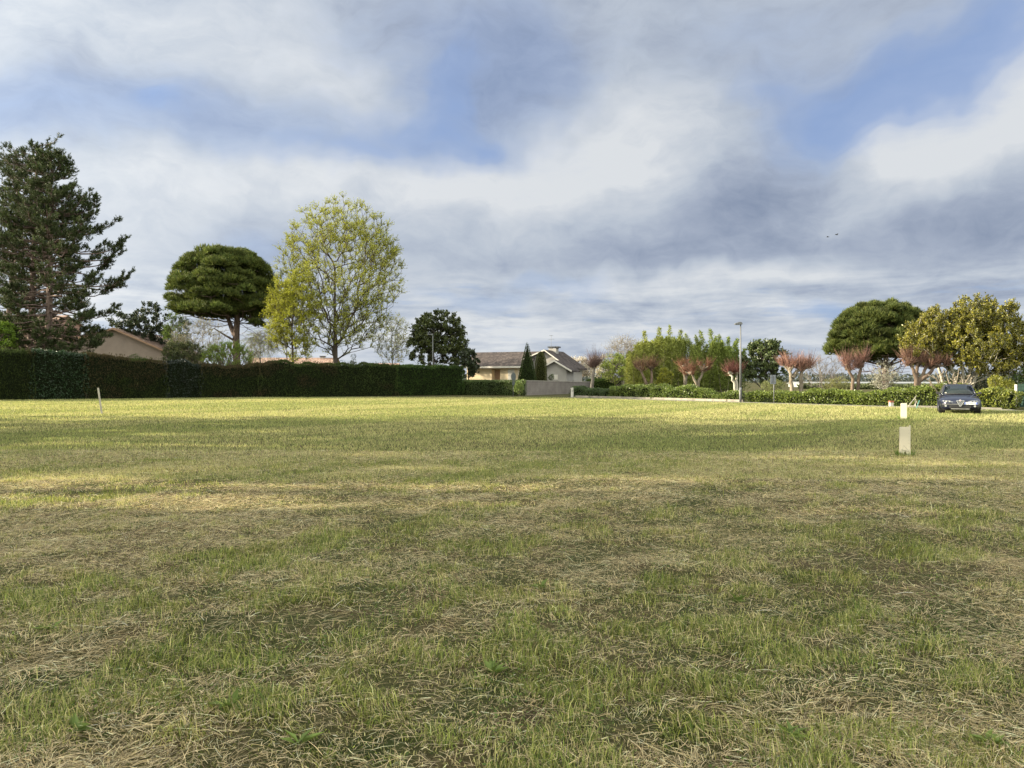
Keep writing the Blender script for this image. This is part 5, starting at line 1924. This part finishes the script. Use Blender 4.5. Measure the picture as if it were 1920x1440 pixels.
# ------------------------------------------------------------------ car
def build_car():
    import bmesh
    depth = 35.6
    cxp = 1800.5
    fx, fy = X(cxp, depth), depth
    # local +Y points backwards along the car, origin at the front bumper centre on the ground
    view = math.atan2(fx, fy)
    root = thing('parked_car', 'dark navy estate car parked nose-on on the grass at the right', 'car', (fx, fy, 0), -view + R(2.5))
    m, k, out = new_mat('navy_car_paint')
    p = k.n('ShaderNodeBsdfPrincipled')
    t = k.n('ShaderNodeTexCoord').outputs['Object']
    dust = k.ramp(k.noise(t, 6, 5, .6), [(.4, (.007, .010, .030)), (.75, (.018, .021, .042))])
    k.put(p.inputs['Base Color'], dust)
    p.inputs['Metallic'].default_value = .35
    p.inputs['Roughness'].default_value = .32
    p.inputs['Coat Weight'].default_value = .8
    p.inputs['Coat Roughness'].default_value = .06
    k.t.links.new(p.outputs[0], out.inputs[0])
    paint = m
    m, k, out = new_mat('car_glass')
    p = k.n('ShaderNodeBsdfPrincipled')
    k.put(p.inputs['Base Color'], (.03, .045, .045, 1))
    p.inputs['Roughness'].default_value = .05
    p.inputs['Transmission Weight'].default_value = .55
    p.inputs['IOR'].default_value = 1.45
    k.t.links.new(p.outputs[0], out.inputs[0])
    glass = m
    trim = pmat('black_plastic', (.022, .022, .022), .6)
    chrome = pmat('chrome', (.75, .75, .74), .2, .9, var=.03)
    tyre = pmat('tyre_rubber', (.02, .02, .02), .85)
    alloy = pmat('alloy', (.45, .45, .45), .35, .8)
    inside = pmat('car_interior', (.05, .05, .052), .8)
    silver = pmat('silver_trim', (.42, .42, .38), .45, .6)
    # body stations: y, half width, z low, z shoulder, z top, plan taper of top, lower half width
    st = [(-.00, .52, .30, .56, .60, .55), (.05, .66, .22, .60, .655, .60), (.22, .80, .20, .66, .735, .66), (.50, .865, .22, .72, .805, .68),
          (.85, .875, .52, .77, .865, .69), (1.15, .875, .22, .81, .925, .70), (1.42, .875, .20, .86, .97, .70), (1.9, .875, .20, .88, .965, .70),
          (2.6, .872, .20, .90, .96, .70), (3.15, .87, .22, .92, .96, .70), (3.45, .868, .52, .93, .97, .69), (3.8, .86, .24, .94, .97, .66), (4.25, .80, .28, .90, .94, .60), (4.42, .66, .36, .80, .84, .5)]
    pm = PM()
    ring = []
    for (y, w, zl, zs, zt, tw) in st:
        half = [(0, zl), (w * .86, zl), (w * .975, zl + .05), (w * 1.0, zl + (zs - zl) * .55), (w * .985, zs - .06), (w * .93, zs), (w * .72, zs + (zt - zs) * .62), (w * .38, zt - (zt - zs) * .06), (0, zt)]
        full = [(-a, b) for a, b in half[::-1][:-1]] + half[:-1]
        full = [(a, y, b) for a, b in ([(-a, b) for a, b in half[1:-1]][::-1])]
        pts = [(0, y, zl)] + [(a, y, b) for a, b in half[1:-1]] + [(0, y, zt)] + [(-a, y, b) for a, b in half[1:-1][::-1]]
        ring.append(pts)
    n = len(ring[0])
    vs = [q for r_ in ring for q in r_]
    fs = []
    for i in range(len(ring) - 1):
        for j in range(n):
            fs.append((i * n + j, i * n + (j + 1) % n, (i + 1) * n + (j + 1) % n, (i + 1) * n + j))
    fs.append(tuple(range(n))); fs.append(tuple((len(ring) - 1) * n + j for j in range(n)))
    pm.poly(vs, fs)
    body = pm.build('body', paint, root, smooth=True, sub=2)
    # bonnet ridges: two raised creases running from the grille to the screen pillars
    for s_ in (-1, 1):
        add = Geo()
        pts = spline([(s_ * .17, .12, .655), (s_ * .33, .5, .765), (s_ * .52, .95, .865), (s_ * .64, 1.35, .935)], 10)
        add_tube(add, pts, np.linspace(.012, .03, 10), 6)
        add.build('bonnet_crease', paint, root, smooth=True)
    # cabin: pillars and roof as a shell, with separate glass
    zb = .94
    low = dict(f=1.30, r=4.15, w=.75)
    top = dict(f=2.02, r=3.95, w=.545)
    zt = 1.395
    # roof panel
    rp = PM()
    rows = []
    for (y, w, z) in [(1.98, .53, 1.365), (2.15, .56, 1.405), (2.7, .575, 1.425), (3.4, .565, 1.415), (3.9, .54, 1.385), (4.05, .53, 1.35)]:
        rows.append([(-w, y, z - .035), (-w * .8, y, z), (0, y, z + .018), (w * .8, y, z), (w, y, z - .035)])
    vs = [q for r_ in rows for q in r_]
    fs = [(i * 5 + j, i * 5 + j + 1, (i + 1) * 5 + j + 1, (i + 1) * 5 + j) for i in range(5) for j in range(4)]
    rp.poly(vs, fs)
    roof = rp.build('roof', paint, root, smooth=True)
    md = roof.modifiers.new('solid', 'SOLIDIFY'); md.thickness = .035
    # windscreen
    ws = PM()
    W0 = [(-.70, 1.42, .93), (-.36, 1.26, .955), (0, 1.21, .96), (.36, 1.26, .955), (.70, 1.42, .93)]
    W1 = [(-.53, 2.04, 1.355), (-.28, 1.95, 1.38), (0, 1.92, 1.388), (.28, 1.95, 1.38), (.53, 2.04, 1.355)]
    ws.poly(W0 + W1, [(i, i + 1, 6 + i, 5 + i) for i in range(4)])
    wo_ = ws.build('windscreen', glass, root, smooth=True)
    wo_.modifiers.new('solid', 'SOLIDIFY').thickness = .008
    for s_ in (-1, 1):
        PM().cyl((s_ * .715, 1.40, .92), (s_ * .54, 2.04, 1.36), .032, .03, 8).build('windscreen_pillar', paint, root, smooth=True)
    gw = Geo(); add_tube(gw, spline([(q[0] * .99, q[1] - .02, q[2] - .005) for q in W0], 12), .018, 6); gw.build('cowl', trim, root)
    wp = PM()
    wp.cyl((-.05, 1.22, .965), (-.55, 1.36, .985), .008, .006, 5).cyl((.30, 1.23, .965), (-.12, 1.22, .985), .008, .006, 5)
    wp.build('wiper', trim, root)
    # side and rear glass with pillars
    for s_ in (-1, 1):
        sg = PM()
        sg.poly([(s_ * .735, 1.55, .94), (s_ * .76, 2.6, .955), (s_ * .75, 3.6, .965), (s_ * .70, 4.1, .97), (s_ * .52, 3.98, 1.33), (s_ * .56, 3.3, 1.375), (s_ * .565, 2.6, 1.38), (s_ * .54, 2.06, 1.34)],
                [(0, 1, 6, 7), (1, 2, 5, 6), (2, 3, 4, 5)])
        o = sg.build('side_window', glass, root)
        o.modifiers.new('solid', 'SOLIDIFY').thickness = .006
        for yb, yt in ((2.55, 2.62), (3.45, 3.42), (4.1, 3.98)):
            PM().cyl((s_ * .765, yb, .94), (s_ * .575, yt, 1.38), .03, .028, 6).build('door_pillar', trim, root)
        gr = Geo(); add_tube(gr, spline([(s_ * .50, 2.25, 1.415), (s_ * .52, 2.35, 1.455), (s_ * .53, 3.1, 1.465), (s_ * .51, 3.8, 1.44), (s_ * .50, 3.9, 1.40)], 12), .014, 6)
        gr.build('roof_rail', silver, root, smooth=True)
        # mirror
        mr = PM(); mr.prism([(s_ * .80, .95), (s_ * .96, .94), (s_ * .98, 1.0), (s_ * .94, 1.06), (s_ * .82, 1.05)], 1.52, 1.64, 'y')
        mo = mr.build('mirror', trim, root, bevel=.012)
        PM().cyl((s_ * .74, 1.6, .98), (s_ * .82, 1.58, .98), .025, .02, 6).build('mirror_arm', trim, mo)
    rg = PM(); rg.poly([(-.68, 4.18, .96), (.68, 4.18, .96), (.50, 4.04, 1.34), (-.50, 4.04, 1.34)], [(0, 1, 2, 3)])
    o = rg.build('rear_window', glass, root); o.modifiers.new('solid', 'SOLIDIFY').thickness = .006
    # interior: dash, seats, steering wheel, mirror
    PM().box(-.66, 1.5, .80, .66, 1.85, .93).build('dashboard', inside, root, bevel=.03)
    for s_ in (-1, 1):
        seat = PM().prism([(2.35, .5), (2.85, .5), (2.95, 1.10), (2.82, 1.12), (2.7, .68), (2.35, .66)], s_ * .36 - .24, s_ * .36 + .24, 'x').build('seat', inside, root, bevel=.03)
        PM().prism([(2.86, 1.12), (2.96, 1.12), (2.98, 1.29), (2.88, 1.29)], s_ * .36 - .12, s_ * .36 + .12, 'x').build('headrest', inside, seat, bevel=.02)
    th = np.linspace(0, 2 * PI, 20)
    gs_ = Geo(); add_tube(gs_, np.stack([.36 + .18 * np.cos(th), 2.0 + .06 * np.sin(th), .97 + .17 * np.sin(th)], -1), .014, 5); gs_.build('steering_wheel', trim, root)
    PM().box(-.11, 1.98, 1.28, .11, 2.01, 1.335).build('inner_mirror', trim, root)
    # front bumper lower dark part with grilles
    PM().prism([(-.05, .30), (.20, .235), (.20, .44), (-.035, .43)], -.44, .44, 'x').build('lower_grille', trim, root, bevel=.008)
    bl = PM()
    for i in range(4):
        bl.box(-.40, -.062, .315 + i * .03, .40, -.056, .322 + i * .03)
    bl.build('grille_slat', trim, root)
    for s_ in (-1, 1):
        PM().prism([(s_ * .50, .34), (s_ * .74, .37), (s_ * .74, .43), (s_ * .52, .45)], .03, .17, 'y').build('bumper_duct', trim, root)
        fl = Geo()
        fog = PM().cyl((s_ * .60, .0, .395), (s_ * .60, .05, .395), .048, .05, 14)
        fog.build('fog_lamp', chrome, root)
    cs = PM(); cs.prism([(-.36, .245), (.36, .245), (.40, .275), (-.40, .275)], -.075, .10, 'y'); cs.build('bumper_lip', silver, root, bevel=.006)
    ln = Geo(); add_tube(ln, spline([(-.80, .30, .475), (-.66, .05, .478), (-.40, -.03, .48), (0, -.055, .48), (.40, -.03, .48), (.66, .05, .478), (.80, .30, .475)], 24), .010, 5); ln.build('bumper_line', silver, root)
    # shield grille: chrome outline, bars, round badge
    sh = [(-.145, .655), (.145, .655), (.155, .63), (.02, .385), (-.02, .385), (-.155, .63)]
    PM().prism([(a * .9, b - .004) for a, b in sh], -.085, -.03, 'y').build('shield_back', trim, root)
    g2 = Geo()
    pts3 = np.array([(a, -.095, b) for a, b in sh + sh[:1]])
    add_frusta(g2, pts3[:-1], pts3[1:], .013, .013, 8)
    for i, z in enumerate((.605, .57, .535, .50, .465, .43)):
        hw = np.interp(z, [.385, .63], [.012, .135])
        add_frusta(g2, [(-hw, -.092, z)], [(hw, -.092, z)], .0065, .0065, 6)
    shield = g2.build('shield_grille', chrome, root)
    PM().cyl((0, -.088, .662), (0, -.118, .662), .050, .046, 24).build('badge', chrome, shield)
    PM().cyl((0, -.1185, .662), (0, -.122, .662), .034, .034, 20).build('badge_centre', pmat('badge_enamel', (.55, .62, .72), .3), shield)
    PM().box(-.006, -.126, .636, .006, -.1225, .688).box(-.026, -.126, .657, -.0062, -.1225, .667).box(.0062, -.126, .657, .026, -.1225, .667).build('badge_cross', pmat('badge_red', (.45, .05, .05), .4), shield)
    # headlamps: slim, wrapping back
    lens = pmat('headlamp_glass', (.75, .77, .80), .08, .6, coat=1)
    lampglass = pmat('headlamp_cover', (.30, .31, .33), .12, .5, coat=1)
    for s_ in (-1, 1):
        hp = PM()
        a = [(.30, .045, .575), (.52, .10, .565), (.735, .235, .575), (.76, .29, .62), (.70, .26, .665), (.48, .145, .66), (.32, .075, .615)]
        f_ = [(s_ * q[0], q[1] - .060, q[2]) for q in a]; b_ = [(s_ * q[0] * .97, q[1] + .10, q[2]) for q in a]
        hp.poly(f_ + b_, [tuple(range(7)), tuple(range(13, 6, -1))] + [(i, (i + 1) % 7, 7 + (i + 1) % 7, 7 + i) for i in range(7)])
        hl = hp.build('headlight', lampglass, root, bevel=.004)
        for (xx, yy, zz_, r_) in ((.44, .035, .613, .040), (.575, .10, .617, .044), (.68, .175, .622, .030)):
            PM().cyl((s_ * xx, yy - .060, zz_), (s_ * (xx - .02), yy + .05, zz_), r_, r_, 16).build('lamp_lens', lens, hl)
    # number plate, offset to the car's left side (right in the view)
    pr_ = PM().box(.165, -.105, .475, .685, -.095, .585).build('number_plate', pmat('plate_white', (.78, .79, .80), .4, var=.02), root)
    pr_.rotation_euler = (0, 0, R(5))
    blue_ = pmat('plate_blue', (.03, .10, .45), .4)
    PM().box(.167, -.1075, .477, .205, -.1055, .583).box(.645, -.1075, .477, .683, -.1055, .583).build('plate_band', blue_, pr_)
    cu = bpy.data.curves.new('txt', 'FONT')
    cu.body = 'GG 496 TJ'
    cu.size = .108
    cu.extrude = .001
    cu.align_x = 'CENTER'; cu.align_y = 'CENTER'
    to = bpy.data.objects.new('txt', cu)
    C.objects.link(to)
    dg = bpy.context.evaluated_depsgraph_get()
    me = bpy.data.meshes.new_from_object(to.evaluated_get(dg))
    bpy.data.objects.remove(to)
    w_ = max(v.co.x for v in me.vertices) - min(v.co.x for v in me.vertices)
    sx = .41 / w_
    for v in me.vertices:
        v.co = Vector((.425 + v.co.x * sx, -.1062 - v.co.z, .53 + v.co.y))
    me.materials.clear(); me.materials.append(pmat('plate_black', (.02, .02, .02), .5))
    link(bpy.data.objects.new('plate_lettering', me), pr_)
    # wheels
    for (s_, y) in ((-1, .86), (1, .86), (-1, 3.46), (1, 3.46)):
        w_ = bpy.data.objects.new('wheel', None); C.objects.link(w_); w_.parent = root; w_.location = (s_ * .775, y, .305)
        tm = Geo()
        prof = [(-.10, .21), (-.10, .28), (-.085, .305), (0, .31), (.085, .305), (.10, .28), (.10, .21)]
        th = np.linspace(0, 2 * PI, 29)[:-1]
        V = np.array([[(a, r_ * math.cos(q), r_ * math.sin(q)) for (a, r_) in prof] for q in th]).reshape(-1, 3)
        kk = len(prof)
        Fq = [[i * kk + j, i * kk + j + 1, ((i + 1) % 28) * kk + j + 1, ((i + 1) % 28) * kk + j] for i in range(28) for j in range(kk - 1)]
        tm.add(V, np.array(Fq), (.02, .02, .02)); tm.build('tyre', tyre, w_, smooth=True)
        rm = PM()
        rm.cyl((s_ * .0, 0, 0), (s_ * .06, 0, 0), .215, .215, 24)
        for i in range(5):
            a = i * 2 * PI / 5
            rm.cyl((s_ * .085, 0, 0), (s_ * .075, .2 * math.cos(a), .2 * math.sin(a)), .03, .022, 6)
        rm.build('rim', alloy, w_)
        # dark arch liner
        ar = Geo()
        tt = np.linspace(R(-8), R(188), 14)
        add_tube(ar, np.stack([np.full(14, s_ * .872), y + .345 * np.cos(tt), .30 + .345 * np.sin(tt)], -1), .016, 6)
        ar.build('wheel_arch', paint, root, smooth=True)
        PM().cyl((s_ * .60, y, .34), (s_ * .866, y, .34), .335, .335, 22).build('arch_liner', trim, root)
    # underside
    PM().box(-.70, .35, .17, .70, 4.1, .30).build('underbody', trim, root)
    # door lines and handles
    for s_ in (-1, 1):
        dl = PM()
        for y in (1.62, 2.62, 3.5):
            dl.box(s_ * .876 - .003, y, .3, s_ * .876 + .003, y + .008, .86)
        dl.build('door_seam', trim, root)
        PM().box(s_ * .885 - .012, 2.32, .74, s_ * .885 + .012, 2.5, .765).build('door_handle', chrome, root, bevel=.004)
    # small sticker low on the windscreen
    PM().box(-.60, 1.395, .985, -.52, 1.40, 1.03).build('sticker', M['white'], root)


build_car()

# ------------------------------------------------------------------ distance
# far wood
rng = np.random.default_rng(201)
geo = Geo()
n = 30000
xx = rng.uniform(-900, 1400, n)
yy = rng.uniform(640, 700, n)
hh = 4.5 + 3.5 * fbm(xx / 60, yy * 0, 5, 3) + 1.2 * rng.random(n)
zz_ = rng.random(n) * hh
add_leaves(geo, rng, np.stack([xx, yy, zz_], -1), unit(rand_unit(rng, n) + [0, 0, .6]), 2.6, 2.0, cols(rng, n, (.05, .065, .06), (.10, .115, .095), .15))
o = geo.build('distant_wood', M['leaf'])
tag(o, 'far dark wood along the horizon beyond the fields', 'wood', kind='stuff')
# greenhouse / long white roof
d = 190
root = thing('greenhouse', 'long low white-roofed greenhouse on the horizon behind the pollards', 'greenhouse', (X(1640, d), d, 0))
PM().prism([(0, 0), (8, 0), (8, Z(719.5, d)), (4, Z(717.3, d)), (0, Z(719.5, d))], -19, 19, 'x').build('wall', pmat('pale_sheeting', (.30, .33, .32), .5), root)
PM().prism([(-.3, Z(719.5, d) + .02), (4, Z(717.3, d) + .02), (8.3, Z(719.5, d) + .02), (8.3, Z(719.5, d) + .14), (4, Z(717.3, d) + .2), (-.3, Z(719.5, d) + .14)], -19.3, 19.3, 'x').build('roof', pmat('roof_sheet', (.30, .31, .31), .6), root)
hedge('dull field hedge in the distance behind the flat-domed pine', [(X(1500, 150), 150), (X(1760, 135), 135)], [Z(722, 150), Z(722, 135)], 2, 202, (.08, .10, .05), (.15, .17, .08), dens=40, ll=.4, lw=.2)


# birds
def bird(label, px, py, d, rz, flap):
    root = thing('bird', label, 'bird', (X(px, d), d, Z(py, d)), rz, group='pair of birds in the sky')
    g3 = Geo()
    add_tube(g3, spline([(0, -.22, 0), (0, -.14, .01), (0, 0, 0), (0, .16, .01), (0, .26, .02)], 9), [.015, .04, .05, .065, .075, .07, .05, .035, .01], 8, (.05, .05, .055))
    g3.add([(-.05, -.14, 0), (.05, -.14, 0), (.08, -.32, 0), (-.08, -.32, 0), (-.05, -.14, .012), (.05, -.14, .012), (.08, -.32, .006), (-.08, -.32, .006)],
           [[0, 1, 2, 3], [4, 5, 6, 7], [0, 1, 5, 4], [2, 3, 7, 6]], (.05, .05, .055))
    for s_ in (-1, 1):
        V = [(s_ * .04, .12, .02), (s_ * .04, -.08, .02), (s_ * .30, .14, .02 + flap), (s_ * .30, -.05, .02 + flap), (s_ * .58, -.02, .02 + flap * .4), (s_ * .56, -.06, .02 + flap * .4)]
        V += [(a, b, c + .014) for a, b, c in V]
        g3.add(V, [[0, 1, 3, 2], [2, 3, 5, 4], [6, 7, 9, 8], [8, 9, 11, 10], [0, 2, 8, 6], [2, 4, 10, 8], [1, 3, 9, 7], [3, 5, 11, 9]], (.05, .05, .055))
    g3.build('body', M['shoot'], root)


bird('lower left of two small dark birds in the cloudy sky', 1551.5, 444.5, 140, R(70), .05)
bird('upper right of two small dark birds in the cloudy sky', 1568.5, 440.5, 140, R(100), .16)

# ------------------------------------------------------------------ things beyond the left side of the view that shade the field
def off_house():
    root = thing('house', 'plain rendered house beyond the left side of the photo shading the near grass', 'house', (-14.5, -12, 0), 0)
    PM().box(-9, -12, 0, 0, 21.9, 6.2).build('wall', M['beige'], root)
    PM().prism([(-9.4, 6.0), (-4.5, 7.9), (.4, 6.0), (.4, 6.2), (-4.5, 8.1), (-9.4, 6.2)], -12.4, 22.1, 'y').build('roof', M['roof_pink_y'], root)


off_house()


def off_tree(label, x, y, H, rx, low, seed, nlf=5, ntar=150, dens=4, ls=.42):
    rng = np.random.default_rng(seed)
    root = thing('shade_tree', label, 'tree', (x, y, 0), group='trees beyond the left edge shading the field')
    tg = ellip_points(rng, ntar, (0, 0, (H + low) / 2), (rx, rx, (H - low) / 2), .3)
    arr, par = skeleton(rng, spline([(0, 0, 0), (.1, 0, low), (0, .1, low + (H - low) * .5)], 7), tg, 1.0, .25)
    rad = radii(par, .02)
    gb, gl = Geo(), Geo()
    branches_geo(gb, arr, par, rad)
    kids = np.bincount(par[par >= 0], minlength=len(par))
    tips = np.where(kids == 0)[0]
    twig_leaves(rng, gb, gl, arr[tips], out_dirs(arr, par, tips), dens, 1.1, nlf, ls, ls * .7, (.1, .14, .03), (.18, .22, .05))
    gb.build('trunk', M['bark'], root)
    gl.build('crown', M['leaf'], root)


off_tree('high-crowned leafy tree beyond the left edge, nearest to the frame', -31, 12.2, 22.5, 5.3, 8.5, 301, 14, 520, 8)
off_tree('leafy tree beyond the left edge, second one away from the viewer', -38, 19.3, 24.5, 4.8, 2, 302, 14, 520, 7)
off_tree('leafy tree beyond the left edge, third one away from the viewer', -42, 26.0, 27, 5, 2, 303, 13, 560, 7)
off_tree('leafy tree beyond the left edge, farthest from the viewer', -47, 30.8, 25, 4, 2, 304, 9, 260, 5)
off_tree('small bushy tree beyond the left edge between taller ones', -36, 15.6, 12, 2.0, 2, 305, 10, 90)
off_tree('widest leafy tree beyond the left edge, behind the plain house', -33, 0.5, 24, 6.5, 6, 306, 13, 480, 7)
